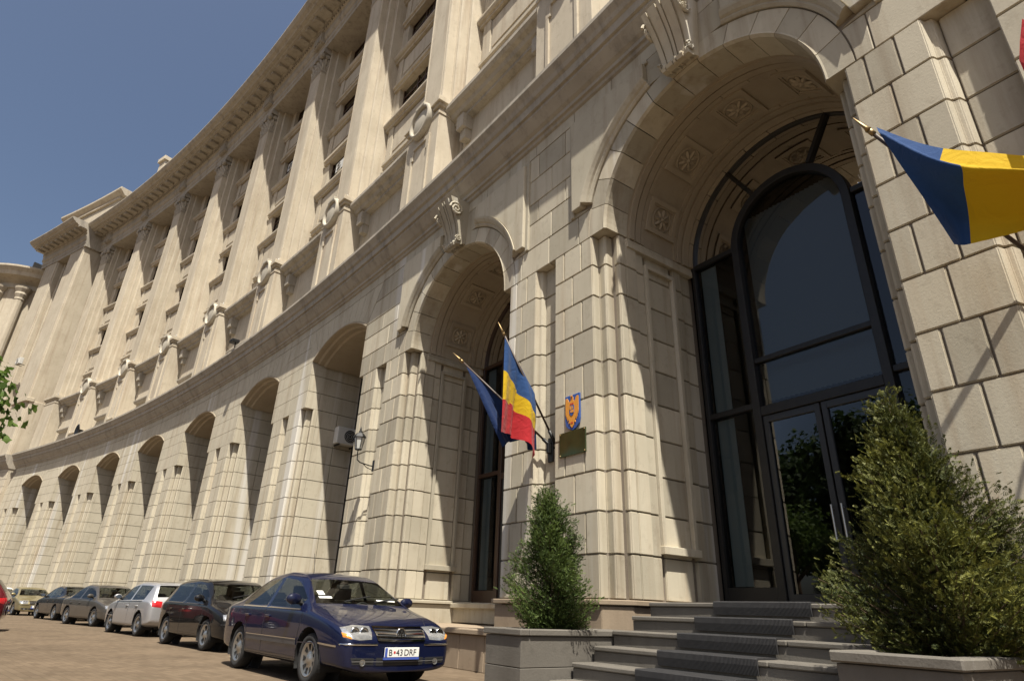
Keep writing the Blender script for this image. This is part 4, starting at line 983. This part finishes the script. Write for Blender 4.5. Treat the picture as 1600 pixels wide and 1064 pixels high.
def car(label, group, kind, col, pos, heading, sp, plate=None):
    """pos: ground point midway between the axles on the centre line; heading: direction of the nose"""
    t = thing('parked_car', label, 'car', (pos[0], pos[1], 0), heading, group)
    wb, fo, L, Wd, H, r = sp['wb'], sp['fo'], sp['L'], sp['W'], sp['H'], sp['r']
    xf, xr = wb/2+fo, wb/2+fo-L; hw = Wd/2*1.03
    # stations from tail to nose: x, zb, half width, belt z, rail z, rail half width, top z, cabin flag
    if kind == 'sedan':
        S_ = [(xr, .46, .78, .72, None, None, .76), (xr+.05, .36, .88, .84, None, None, .93), (xr+.25, .27, .96, .92, None, None, 1.035), (xr+.62, .23, .99, .935, .985, .76, 1.045), (xr+1.0, .21, 1, .935, 1.17, .69, 1.225), (xr+1.45, .20, 1, .93, H-.085, .62, H-.035), (-.36, .2, 1, .925, H-.055, .635, H+.006), (-.27, .2, 1, .925, H-.055, .635, H+.008), (.22, .2, 1, .915, H-.095, .625, H-.025), (.42, .2, 1, .91, H-.17, .65, H-.11), (.86, .2, 1, .90, 1.07, .745, 1.11), (1.06, .2, 1, .895, .975, .80, 1.0), (1.20, .21, 1, .885, None, None, .955), (xf-.55, .22, .985, .80, None, None, .865), (xf-.22, .22, .94, .70, None, None, .765), (xf-.05, .19, .87, .60, None, None, .665), (xf, .22, .78, .52, None, None, .58)]
        B = 6; WS = (9, 11); RW_ = (3, 5); SW = [(4, 6), (7, 10)]
    else:
        S_ = [(xr, .42, .80, .70, None, None, .78), (xr+.05, .32, .90, .82, .86, .80, .95), (xr+.14, .26, .96, .93, 1.0, .76, 1.06), (xr+.42, .23, .99, .95, H-.16, .66, H-.10), (xr+.62, .22, 1, .95, H-.10, .645, H-.03), (-1.02, .21, 1, .945, H-.075, .645, H-.005), (-.33, .2, 1, .935, H-.06, .65, H+.006), (-.24, .2, 1, .935, H-.06, .65, H+.006), (.30, .2, 1, .925, H-.10, .645, H-.03), (.48, .2, 1, .92, H-.17, .665, H-.11), (.92, .2, 1, .91, 1.08, .745, 1.12), (1.12, .2, 1, .905, .985, .80, 1.01), (1.25, .21, 1, .895, None, None, .965), (xf-.50, .22, .985, .82, None, None, .885), (xf-.20, .22, .94, .72, None, None, .785), (xf-.05, .19, .87, .62, None, None, .675), (xf, .22, .78, .52, None, None, .58)]
        B = 6; WS = (9, 11); RW_ = (2, 3); SW = [(4, 6), (7, 10)]
    bm = bmesh.new(); rows = []
    for (x, zb, f, zbelt, zr, wr, zt) in S_:
        h_ = hw*f; P = [(0, zb), (.80*h_, zb), (.965*h_, zb+.07), (h_, zb+(zbelt-zb)*.55), (.985*h_, zbelt-.02), (.955*h_, zbelt+.012)]
        if zr: P += [((.955*h_)+(wr-.955*h_)*.88, zbelt+.012+(zr-zbelt-.012)*.90), (wr, zr), (wr-.075, zr+(zt-zr)*.62), (wr*.5, zt-.008), (0, zt)]
        else: P += [(.92*h_, zbelt+(zt-zbelt)*.30), (.87*h_, zbelt+(zt-zbelt)*.55), (.76*h_, zt-.022), (.40*h_, zt-.004), (0, zt)]
        Lr = [bm.verts.new((x, y, z)) for y, z in P]; Rr = [Lr[0]]+[bm.verts.new((x, -y, z)) for y, z in P[1:-1]]+[Lr[-1]]; rows.append((Lr, Rr))
    n = len(S_)
    for i in range(n-1):
        for side in (0, 1):
            a, b = rows[i][side], rows[i+1][side]
            for j in range(10):
                q = [a[j], b[j], b[j+1], a[j+1]]
                if side: q.reverse()
                f = bm.faces.new(q); mi = 0
                if WS[0] <= i < WS[1] and j >= 8: mi = 1
                if RW_[0] <= i < RW_[1] and j >= 8: mi = 2
                if j == 5:
                    for k, (s0, s1) in enumerate(SW):
                        if s0 <= i < s1: mi = 3+k*2+side
                f.material_index = mi
    for e, i in ((0, 0), (1, n-1)):
        Lr, Rr = rows[i]
        for j in range(10):
            q = [Lr[j], Lr[j+1], Rr[j+1], Rr[j]]; q = [v for k, v in enumerate(q) if v not in q[:k]]
            if e: q.reverse()
            if len(q) > 2: bm.faces.new(q)
    bmesh.ops.recalc_face_normals(bm, faces=bm.faces)
    me = bpy.data.meshes.new('shell')
    for x in (col, CARGL, CARGL, CARGL, CARGL, CARGL, CARGL, RIMD): me.materials.append(x)
    cl_ = bm.edges.layers.float.new('crease_edge')
    ring = {}
    for Lr, Rr in rows:
        for q in (Lr, Rr):
            for j, v in enumerate(q): ring[v] = j
    belt = {e for e in bm.edges if ring[e.verts[0]] == ring[e.verts[1]] and ring[e.verts[0]] in (2, 4, 8)}
    for e in bm.edges:
        ms_ = {f.material_index for f in e.link_faces}
        if len(ms_) > 1: e[cl_] = .95
        elif e in belt: e[cl_] = .55
    cv_ = bm.verts.layers.float.new('crease_vert')
    for v in bm.verts:
        for mi in range(1, 7):
            if sum(f.material_index == mi for f in v.link_faces) == 1 and len(v.link_faces) > 2: v[cv_] = .9
    for Lr, Rr in []: pass
    bm.to_mesh(me); bm.free()
    o = bpy.data.objects.new('tmp', me); COL.objects.link(o); md = o.modifiers.new('s', 'SUBSURF'); md.levels = 3; md.render_levels = 3
    bpy.context.view_layer.update(); dg = bpy.context.evaluated_depsgraph_get(); ev = bpy.data.meshes.new_from_object(o.evaluated_get(dg)); bpy.data.objects.remove(o)
    bv_b = bmesh.new(); bv_b.from_mesh(ev); bvh = BVHTree.FromBMesh(bv_b); bv_b.free()
    # split into body and window parts
    def sub(ids, name, mats):
        b = bmesh.new(); b.from_mesh(ev); bmesh.ops.delete(b, geom=[f for f in b.faces if f.material_index not in ids], context='FACES')
        x = bpy.data.meshes.new(name); b.to_mesh(x); b.free(); x.materials.clear()
        for m_ in mats: x.materials.append(m_)
        for p in x.polygons: p.material_index = 0; p.use_smooth = True
        return x
    bodyme = sub((0,), 'body', [col, RIMD])
    bo = bpy.data.objects.new('tmp', bodyme); COL.objects.link(bo); cut = MB()
    for sx in (-1, 1):
        for sy in (-1, 1):
            y0, y1 = (Wd/2-.30)*sy, (Wd/2+.12)*sy
            cut.lathe([(0, 0), (r+.055, 0), (r+.055, y1-y0), (0, y1-y0)], (sx*wb/2, y0, r+.01), 40, 'y')
    cm = cut.mesh('cut', RIMD, merge=True); co = bpy.data.objects.new('cut', cm); COL.objects.link(co)
    sd = bo.modifiers.new('b', 'BOOLEAN'); sd.operation = 'DIFFERENCE'; sd.object = co; sd.solver = 'FAST' if hasattr(sd, 'solver') else sd.solver
    # the shell is open where the glass sits: cut each vertex ring by hand instead of a solid boolean
    bpy.data.objects.remove(bo); bpy.data.objects.remove(co)
    b = bmesh.new(); b.from_mesh(bodyme)
    for sx in (-1, 1):
        cx, cz, rr = sx*wb/2, r+.01, r+.058
        for q in range(28):     # slice the sheet along the arch so that its rim is smooth
            a = -.35+(pi+.70)*q/28; nn = Vector((cos(a+pi/56), 0, sin(a+pi/56)))
            fs = [f for f in b.faces if abs(f.calc_center_median().y) > Wd*.30 and (Vector((f.calc_center_median().x-cx, 0, f.calc_center_median().z-cz))).length < rr+.22 and Vector((f.calc_center_median().x-cx, 0, f.calc_center_median().z-cz)).angle(nn, 9) < .14]
            if fs: bmesh.ops.bisect_plane(b, geom=fs+list({e for f in fs for e in f.edges})+list({v for f in fs for v in f.verts}), plane_co=Vector((cx, 0, cz))+nn*rr, plane_no=nn, dist=1e-5)
    kill = [f for f in b.faces if abs(f.calc_center_median().y) > Wd*.30 and any((Vector((f.calc_center_median().x-s*wb/2, 0, f.calc_center_median().z-r-.01))).length < r+.052 for s in (-1, 1))]
    bmesh.ops.delete(b, geom=kill, context='FACES'); b.to_mesh(bodyme); b.free()
    body = ob('body', bodyme, t)
    for p in bodyme.polygons: p.use_smooth = True
    wl_ = MB()                   # wheel housings
    for sx in (-1, 1):
        for sy in (-1, 1):
            c_ = (sx*wb/2, 0, r+.01); y0, y1 = sorted(((Wd/2-.34)*sy, (Wd/2-.006)*sy))
            wl_.lathe([(r+.060, y0), (r+.060, y1)], c_, 32, 'y', 0, -.4, pi+.4); yy = (Wd/2-.34)*sy
            wl_.lathe([(0, yy), (r+.07, yy)], c_, 24, 'y')
    wl_.box(xr+.2, xf-.2, -Wd/2+.36, Wd/2-.36, .20, .24); ob('wheel_housing', wl_.mesh('wheel_housing', RIMD), t)
    for i, nm in ((1, 'windscreen'), (2, 'rear_window'), (3, 'side_window'), (4, 'side_window'), (5, 'side_window'), (6, 'side_window')): ob(nm, sub((i,), nm, [CARGL]), t)
    # wheels
    tm, dm, rm, slm = wheel_meshes(r, sp.get('spokes', 7))
    for sx in (-1, 1):
        for sy in (-1, 1):
            w_ = bpy.data.objects.new('wheel', None); COL.objects.link(w_); w_.parent = t; w_.empty_display_size = .1
            w_.location = (sx*wb/2, sy*(Wd/2-.115), r); w_.rotation_euler = (0, random.uniform(0, 3), 0 if sy > 0 else pi)
            ob('tyre', tm, w_); ob('rim', rm, w_); ob('rim_slots', slm, w_)['kind'] = 'stuff'
    # details laid on the surface of the body
    def hit(ax, a, b_):
        if ax in ('f', 'r'):
            s = 1 if ax == 'f' else -1; h_ = bvh.ray_cast(Vector((s*5, a, b_)), Vector((-s, 0, 0)))
        elif ax == 't': h_ = bvh.ray_cast(Vector((a, b_, 5)), Vector((0, 0, -1)))
        else:
            s = 1 if ax == 'l' else -1; h_ = bvh.ray_cast(Vector((a, s*5, b_)), Vector((0, -s, 0)))
        return (h_[0], h_[1]) if h_[0] is not None else (None, None)
    def patch(name, ax, P, mat, eps=.006, nx=8, ny=5, parent=None):
        """P: closed outline split in a lower and an upper line with equal counts"""
        lo, up = P; k = len(lo); V = []; ok = True
        for j in range(ny+1):
            for i in range(nx+1):
                x = i/nx*(k-1); q = min(k-2, int(x)); f = x-q
                l_ = (lo[q][0]+(lo[q+1][0]-lo[q][0])*f, lo[q][1]+(lo[q+1][1]-lo[q][1])*f); u_ = (up[q][0]+(up[q+1][0]-up[q][0])*f, up[q][1]+(up[q+1][1]-up[q][1])*f)
                a, b_ = l_[0]+(u_[0]-l_[0])*j/ny, l_[1]+(u_[1]-l_[1])*j/ny
                h_, n_ = hit(ax, a, b_)
                if h_ is None: return None
                e = eps*(1 if 0 < j < ny and 0 < i < nx else .25); V.append(h_+n_*e)
        m_ = MB(); m_.idx(V, [(j*(nx+1)+i, j*(nx+1)+i+1, (j+1)*(nx+1)+i+1, (j+1)*(nx+1)+i) for j in range(ny) for i in range(nx)])
        return ob(name, m_.mesh(name, mat, smooth=True), parent or t)
    def line(ax, pts, wdt, mat=BLKPL, name='seam', eps=.0015, parent=None):
        V = []; F = []
        full = []
        for i in range(len(pts)-1):
            for q in range(6): f = q/6; full.append((pts[i][0]+(pts[i+1][0]-pts[i][0])*f, pts[i][1]+(pts[i+1][1]-pts[i][1])*f))
        full.append(pts[-1])
        for i, p in enumerate(full):
            a, b_ = full[max(0, i-1)], full[min(len(full)-1, i+1)]; d = Vector((b_[0]-a[0], b_[1]-a[1])).normalized()*wdt/2
            for s in (-1, 1):
                h_, n_ = hit(ax, p[0]-d.y*s, p[1]+d.x*s)
                if h_ is None: return
                V.append(h_+n_*eps)
        m_ = MB(); m_.idx(V, [(2*i, 2*i+1, 2*i+3, 2*i+2) for i in range(len(full)-1)]); return ob(name, m_.mesh(name, mat), parent or t)
    for sd in ('l', 'r'):
        pass
    for ax, s in (('l', 1), ('R', -1)):
        ax_ = 'l' if s > 0 else 'right'
        line(ax_, [(-.31, .28), (-.315, .90)], .013); line(ax_, [(1.02, .30), (1.0, .60), (1.06, .86)], .013); line(ax_, [(1.02, .28), (-.95, .28)], .013); line(ax_, [(-.93, .30), (-1.02, .62), (-1.22, .90)], .013); line(ax_, [(1.02, .50), (xf-.62, .52)], .012, col, 'swage_line', .004)
        for xh in (-.16, -1.02):
            h_, n_ = hit(ax_, xh, .80)
            if h_: m_ = MB(); m_.box(-.09, .09, -.012, .028, -.014, .014); ob('door_handle', m_.mesh('door_handle', col, None, .008), t, loc=h_, rot=(0, 0, 0 if s > 0 else pi))
        h_, n_ = hit(ax_, .86, 1.0)
        mm_ = MB(); V = []
        base = Vector((.78, s*(Wd/2-.06), 1.0))
        m_ = MB(); m_.lathe([(0, -.075), (.06, -.07), (.085, -.02), (.088, .03), (.07, .06), (0, .075)], (0, 0, 0), 14, 'x')
        mo = ob('wing_mirror', m_.mesh('wing_mirror', col, lambda p: (p[0]*.75, p[1]*1.25, p[2]*.86), smooth=True), t, loc=base+Vector((0, s*.12, .04)))
        m_ = MB(); m_.tube([(0, -s*.13, -.05), (0, -s*.02, -.03)], .03, 8); ob('mirror_arm', m_.mesh('mirror_arm', BLKPL), mo)
        m_ = MB(); m_.lathe([(0, -.058), (.07, -.057)], (0, 0, 0), 14, 'x'); ob('mirror_glass', m_.mesh('mirror_glass', CHROME, lambda p: (p[0], p[1]*1.2, p[2]*.8)), mo)
        if sp.get('strip'): line(ax_, [(.98, .50), (-.95, .50)], .075, sp['strip'], 'rubbing_strip', .008); line(ax_, [(.98, .535), (-.95, .535)], .012, CHROME, 'chrome_strip', .013)
        line(ax_, [(wb/2-r-.09, .27), (-wb/2+r+.09, .27)], .10, BLKPL, 'sill', .004)
        hb = [(x, zb_) for x, zb_ in ((-1.35, .93), (-.9, .925), (-.3, .92), (.4, .91), (.95, .905))]
        line(ax_, hb, .016, CHROME if sp.get('strip') else BLKPL, 'window_trim', .006)
    nz = sp.get('nose', 'wide')
    def F(y, z): return (y, z)
    hz = sp.get('hz', .66)
    for s in (-1, 1):
        a = Wd/2
        patch('headlight', 'f', ([(s*a*.50, hz-.075), (s*a*.70, hz-.085), (s*a*.90, hz-.055)], [(s*a*.46, hz+.075), (s*a*.70, hz+.085), (s*a*.905, hz+.055)]), LAMPG, .012)
        patch('indicator', 'f', ([(s*a*.80, hz-.075), (s*a*.905, hz-.05)], [(s*a*.83, hz-.02), (s*a*.91, hz+.0)]), AMBER if sp.get('strip') else LAMPG, .018, 4, 3)
        for yy in (.60, .74):
            h_, n_ = hit('f', s*a*yy, hz)
            if h_: m_ = MB(); m_.lathe([(.062, .0), (.058, .012), (.045, .008), (.02, .004), (0, .012)], (0, 0, 0), 18, 'x'); ob('lamp_reflector', m_.mesh('lamp_reflector', MATS['lamp_bowl'], smooth=True), t, loc=h_+n_*.006)
        patch('lower_grille', 'f', ([(s*a*.44, .295), (s*a*.76, .305)], [(s*a*.44, .375), (s*a*.80, .38)]), BLKPL, .006, 5, 3)
        h_, n_ = hit('f', s*a*.62, .325)
        if h_: m_ = MB(); m_.lathe([(.036, 0), (.038, .014), (.026, .010), (0, .014)], (0, 0, 0), 14, 'x'); ob('fog_lamp', m_.mesh('fog_lamp', RIM), t, loc=h_)
        patch('bumper_strip', 'f', ([(s*a*.40, .518), (s*a*.70, .518), (s*a*.93, .518)], [(s*a*.40, .538), (s*a*.70, .538), (s*a*.93, .538)]), CHROME if sp.get('strip') else BLKPL, .012, 8, 2)
        rz_ = sp.get('rz', .80)
        patch('tail_light', 'r', ([(s*a*.62, rz_-.09), (s*a*.90, rz_-.07)], [(s*a*.60, rz_+.07), (s*a*.90, rz_+.10)]), REDL, .012, 6, 5)
        patch('tail_light', 'l' if s > 0 else 'right', ([(xr+.06, rz_-.08), (xr+.20, rz_-.04)], [(xr+.05, rz_+.09), (xr+.28, rz_+.07)]), REDL, .010, 6, 4)
        line('l' if s > 0 else 'right', [(xf-.62, .52), (xf-.2, .50)], .02, CHROME if sp.get('strip') else col, 'bumper_trim', .006)
    a = Wd/2
    gp = patch('grille', 'f', ([(-a*.40, hz-.085), (0, hz-.095), (a*.40, hz-.085)], [(-a*.43, hz+.045), (0, hz+.055), (a*.43, hz+.045)]), BLKPL, .004, 10, 4)
    if gp:
        for i in range(5):
            z = hz-.09+.145*i/4; wd_ = a*(.40+.03*i/4)
            line('f', [(-wd_, z+.008), (0, z), (wd_, z+.008)], .014 if 0 < i < 4 else .02, CHROME, 'grille_bar', .014, gp)
        for s in (-1, 1): line('f', [(s*a*.40, hz-.08), (s*a*.43, hz+.05)], .02, CHROME, 'grille_bar', .014, gp)
    patch('lower_grille', 'f', ([(-a*.40, .290), (0, .288), (a*.40, .290)], [(-a*.40, .378), (0, .378), (a*.40, .378)]), BLKPL, .006, 8, 3)
    for z in (.305, .33, .355): line('f', [(-a*.78, z+.01), (0, z), (a*.78, z+.01)], .008, MATS['dull_lead'] if z == .33 else BLKPL, 'grille_bar', .012)
    h_, n_ = hit('f', 0, hz-.01)
    if h_:
        e = MB(); e.lathe([(.062, .0), (.070, .012), (.076, .0)], (0, 0, 0), 24, 'x'); e.lathe([(0, .0), (.064, .0)], (0, 0, 0), 24, 'x')
        em = ob('emblem', e.mesh('emblem', CHROME, smooth=True), t, loc=h_+Vector((.020, 0, 0)))
        if sp.get('emblem'):
            s_ = MB()
            def stroke(a_, b_, w_=.011):
                a_, b_ = Vector(a_), Vector(b_); d = (b_-a_).normalized(); nn = Vector((-d.y, d.x))*w_/2
                P = [a_-nn, b_-nn, b_+nn, a_+nn]; V = [(.010, q.x, q.y) for q in P]+[(.002, q.x, q.y) for q in P]
                s_.idx(V, [(0, 1, 2, 3), (0, 4, 5, 1), (1, 5, 6, 2), (2, 6, 7, 3), (3, 7, 4, 0)])
            for s in (-1, 1): stroke((s*.026, .060), (0, .004)); stroke((s*.055, .035), (s*.026, -.058)); stroke((s*.026, -.058), (0, -.006))
            ob('emblem_letters', s_.mesh('emblem_letters', CHROME), em)
            bk = MB(); bk.lathe([(0, .001), (.066, .001)], (0, 0, 0), 24, 'x'); ob('emblem_back', bk.mesh('emblem_back', PLTXT), em)
    for ax, zc in (('f', sp.get('pz', .44)), ('r', sp.get('prz', .62))):
        h_, n_ = hit(ax, 0, zc)
        if h_ is None: continue
        s = 1 if ax == 'f' else -1
        m_ = MB(); m_.box(-.006, .006, -.26, .26, -.056, .056); pl_ = ob('number_plate', m_.mesh('number_plate', PLATE, None, .003), t, loc=h_+Vector((s*.03, 0, 0)))
        m_ = MB(); m_.box(.006, .0075, -.257, -.222, -.053, .053) if s < 0 else m_.box(.0061, .0078, -.257, -.220, -.053, .053)
        bs = ob('plate_band', m_.mesh('plate_band', PBLUE), pl_)
        if s < 0: bs.location.x = -.014
        m_ = MB(); m_.box(-.02, .004, -.265, .265, -.085, -.058); ob('plate_holder', m_.mesh('plate_holder', sp.get('hold', PBLUE)), pl_)
        if ax == 'f' and plate:
            y = -.205
            for part in plate:
                if part == '*':
                    m_ = MB(); m_.lathe([(0, .0085), (.016, .0085)], (0, y+.012, 0), 12, 'x'); ob('plate_seal', m_.mesh('plate_seal', PRED), pl_); y += .034; continue
                me_ = text_mesh(part, .104, PLTXT); wdt = max(v.co.x for v in me_.vertices)
                ob('plate_text', me_, pl_, loc=(.0075, y, -.037), rot=(pi/2, 0, pi/2)); y += wdt+.022
    # inside: seats, dashboard, wheel
    m_ = MB(); m_.box(-1.35, 1.0, -Wd/2+.14, Wd/2-.14, .24, .30); ob('floor_pan', m_.mesh('floor_pan', BLKPL), t)
    for s in (-1, 1):
        m_ = MB(); P = [(-.02, .30), (.42, .34), (.44, .46), (.02, .44), (-.16, 1.02), (-.30, 1.02), (-.16, .42)]
        V = [(x-.05, s*.36-.24, z) for x, z in P]+[(x-.05, s*.36+.24, z) for x, z in P]; k = len(P)
        m_.idx(V, [tuple(range(k-1, -1, -1)), tuple(range(k, 2*k))]+[(i, (i+1) % k, k+(i+1) % k, k+i) for i in range(k)]); se = ob('seat', m_.mesh('seat', SEAT, None, .035, seg=2), t)
        m_ = MB(); m_.box(-.36, -.26, s*.36-.13, s*.36+.13, 1.06, 1.24); m_.tube([(-.30, s*.36-.05, .98), (-.31, s*.36-.05, 1.08)], .008, 6); m_.tube([(-.30, s*.36+.05, .98), (-.31, s*.36+.05, 1.08)], .008, 6); ob('headrest', m_.mesh('headrest', SEAT, None, .03, seg=2), se)
        m_ = MB(); m_.box(-1.30, -1.20, s*.36-.13, s*.36+.13, 1.02, 1.15); ob('headrest', m_.mesh('headrest', SEAT, None, .03, seg=2), se)
    m_ = MB(); m_.box(-1.32, -1.12, -.62, .62, .42, 1.0); m_.box(-1.15, -.66, -.62, .62, .30, .50); ob('rear_seat', m_.mesh('rear_seat', SEAT, None, .04, seg=2), t)
    m_ = MB(); m_.box(.62, 1.12, -Wd/2+.17, Wd/2-.17, .62, .86); m_.box(.70, 1.02, -.70, -.12 if False else .70, .84, .90); ob('dashboard', m_.mesh('dashboard', BLKPL, None, .04, seg=2), t)
    m_ = MB(); m_.lathe([(.17, -.012), (.188, 0), (.17, .012), (.158, 0), (.17, -.012)], (0, 0, 0), 24, 'x'); m_.tube([(0, -.17, 0), (0, .17, 0)], .014, 6); m_.tube([(0, 0, 0), (.2, 0, -.03)], .03, 6); ob('steering_wheel', m_.mesh('steering_wheel', BLKPL), t, loc=(.48, .36, .86), rot=(0, -.35, 0))
    m_ = MB(); m_.box(-.01, .02, -.11, .11, -.035, .035); ob('rear_mirror', m_.mesh('rear_mirror', BLKPL, None, .01), t, loc=(.38, 0, H-.22))
    for y in (-.28, .22):        # wipers
        pts = []
        for q in range(6):
            f = q/5; h_, n_ = hit('t', 1.03-.16*f, y+.50*f)
            if h_: pts.append(h_+n_*.018)
        if len(pts) > 2: m_ = MB(); m_.tube(pts, .010, 5); ob('wiper', m_.mesh('wiper', BLKPL), t)
    line('t', [(1.15, -Wd*.40), (xf-.55, -Wd*.36), (xf-.20, -Wd*.27)], .007); line('t', [(1.15, Wd*.40), (xf-.55, Wd*.36), (xf-.20, Wd*.27)], .007)
    if sp.get('antenna'):
        h_, n_ = hit('t', -.75, 0); m_ = MB(); m_.tube([h_, h_+Vector((-.12, 0, .36))], .004, 5); ob('antenna', m_.mesh('antenna', BLKPL), t)
    if sp.get('papers'):
        for (x, y, wx, wy) in ((.88, -.52, .05, .06), (.97, -.50, .03, .10), (.96, .42, .022, .15)):
            pass
        for (y0, y1, x0, x1) in ((-.60, -.50, .84, .74), (-.62, -.42, .93, .88), (.30, .62, .96, .93)):
            V = []
            for xx in (x0, x1):
                for yy in (y0, y1):
                    h_, n_ = hit('t', xx, yy); V.append(h_+n_*.004)
            m_ = MB(); m_.idx(V, [(0, 1, 3, 2)]); ob('windscreen_paper', m_.mesh('windscreen_paper', PAPER), t)
    return t
GRP = 'cars parked along the curved wall'
def pos_from(a, b, half, away=True):
    """ground contacts of the two near wheels -> centre and nose direction (a rear, b front)"""
    a, b = Vector(a), Vector(b); d = (b-a).normalized(); c_ = (a+b)/2; n = Vector((-d.y, d.x))
    if n.dot(c_) < 0: n = -n
    return c_+n*half, math.atan2(d.y, d.x)
SED = dict(wb=2.70, fo=.92, L=4.70, W=1.76, H=1.46, r=.315)
HAT = dict(wb=2.58, fo=.86, L=4.20, W=1.76, H=1.49, r=.315, spokes=5)
p, h = pos_from((-4.28, 11.20), (-2.50, 9.10), .80)
car('dark blue saloon with chrome grille, nearest of the parked row', GRP, 'sedan', paint('dark_blue', (.004, .0065, .026), .0), p, h, dict(SED, strip=plain('grey_side_strip', (.06, .055, .055), .5), emblem=True, spokes=9, antenna=True, papers=True), ['B', '*', '43', 'DRF'])
p, h = pos_from((-8.20, 16.58), (-6.42, 14.74), .80)
car('black hatchback facing the camera behind the dark blue saloon', GRP, 'hatch', paint('black', (.005, .005, .006), 0), p, h, dict(HAT, emblem=True))
p, h = pos_from((-10.50, 19.52), (-12.40, 21.37), .80)
car('silver hatchback seen from its rear corner with red tail lights', GRP, 'hatch', paint('silver', (.40, .40, .41), .6), p, h, dict(HAT, wb=2.62, rz=.86))
p, h = pos_from((-17.30, 26.74), (-15.25, 25.13), .80)
car('grey brown saloon facing the camera beyond the silver hatchback', GRP, 'sedan', paint('grey_brown', (.075, .068, .06), .4), p, h, dict(SED, wb=2.62, L=4.5, H=1.48))
p, h = pos_from((-20.19, 30.28), (-22.2, 32.06), .80)
car('dark grey saloon with one red tail light showing, facing away', GRP, 'sedan', paint('dark_grey', (.014, .015, .018), .1), p, h, dict(SED))
p, h = pos_from((-28.3, 37.9), (-26.35, 36.15), .80)
car('gold saloon facing the camera at the far end of the row', GRP, 'sedan', paint('gold', (.26, .22, .12), .6), p, h, dict(SED, wb=2.5, L=4.3, H=1.44))
p, h = pos_from((-35.2, 44.6), (-33.2, 42.8), .80)
car('pale car half hidden behind the gold saloon', GRP, 'hatch', paint('white', (.6, .6, .57), 0), p, h, dict(HAT))
c_ = Vector((-16.44, 18.84)); car('red hatchback cut by the left edge of the picture', None, 'hatch', paint('red', (.07, .005, .008), 0), c_, rad(212), dict(HAT))
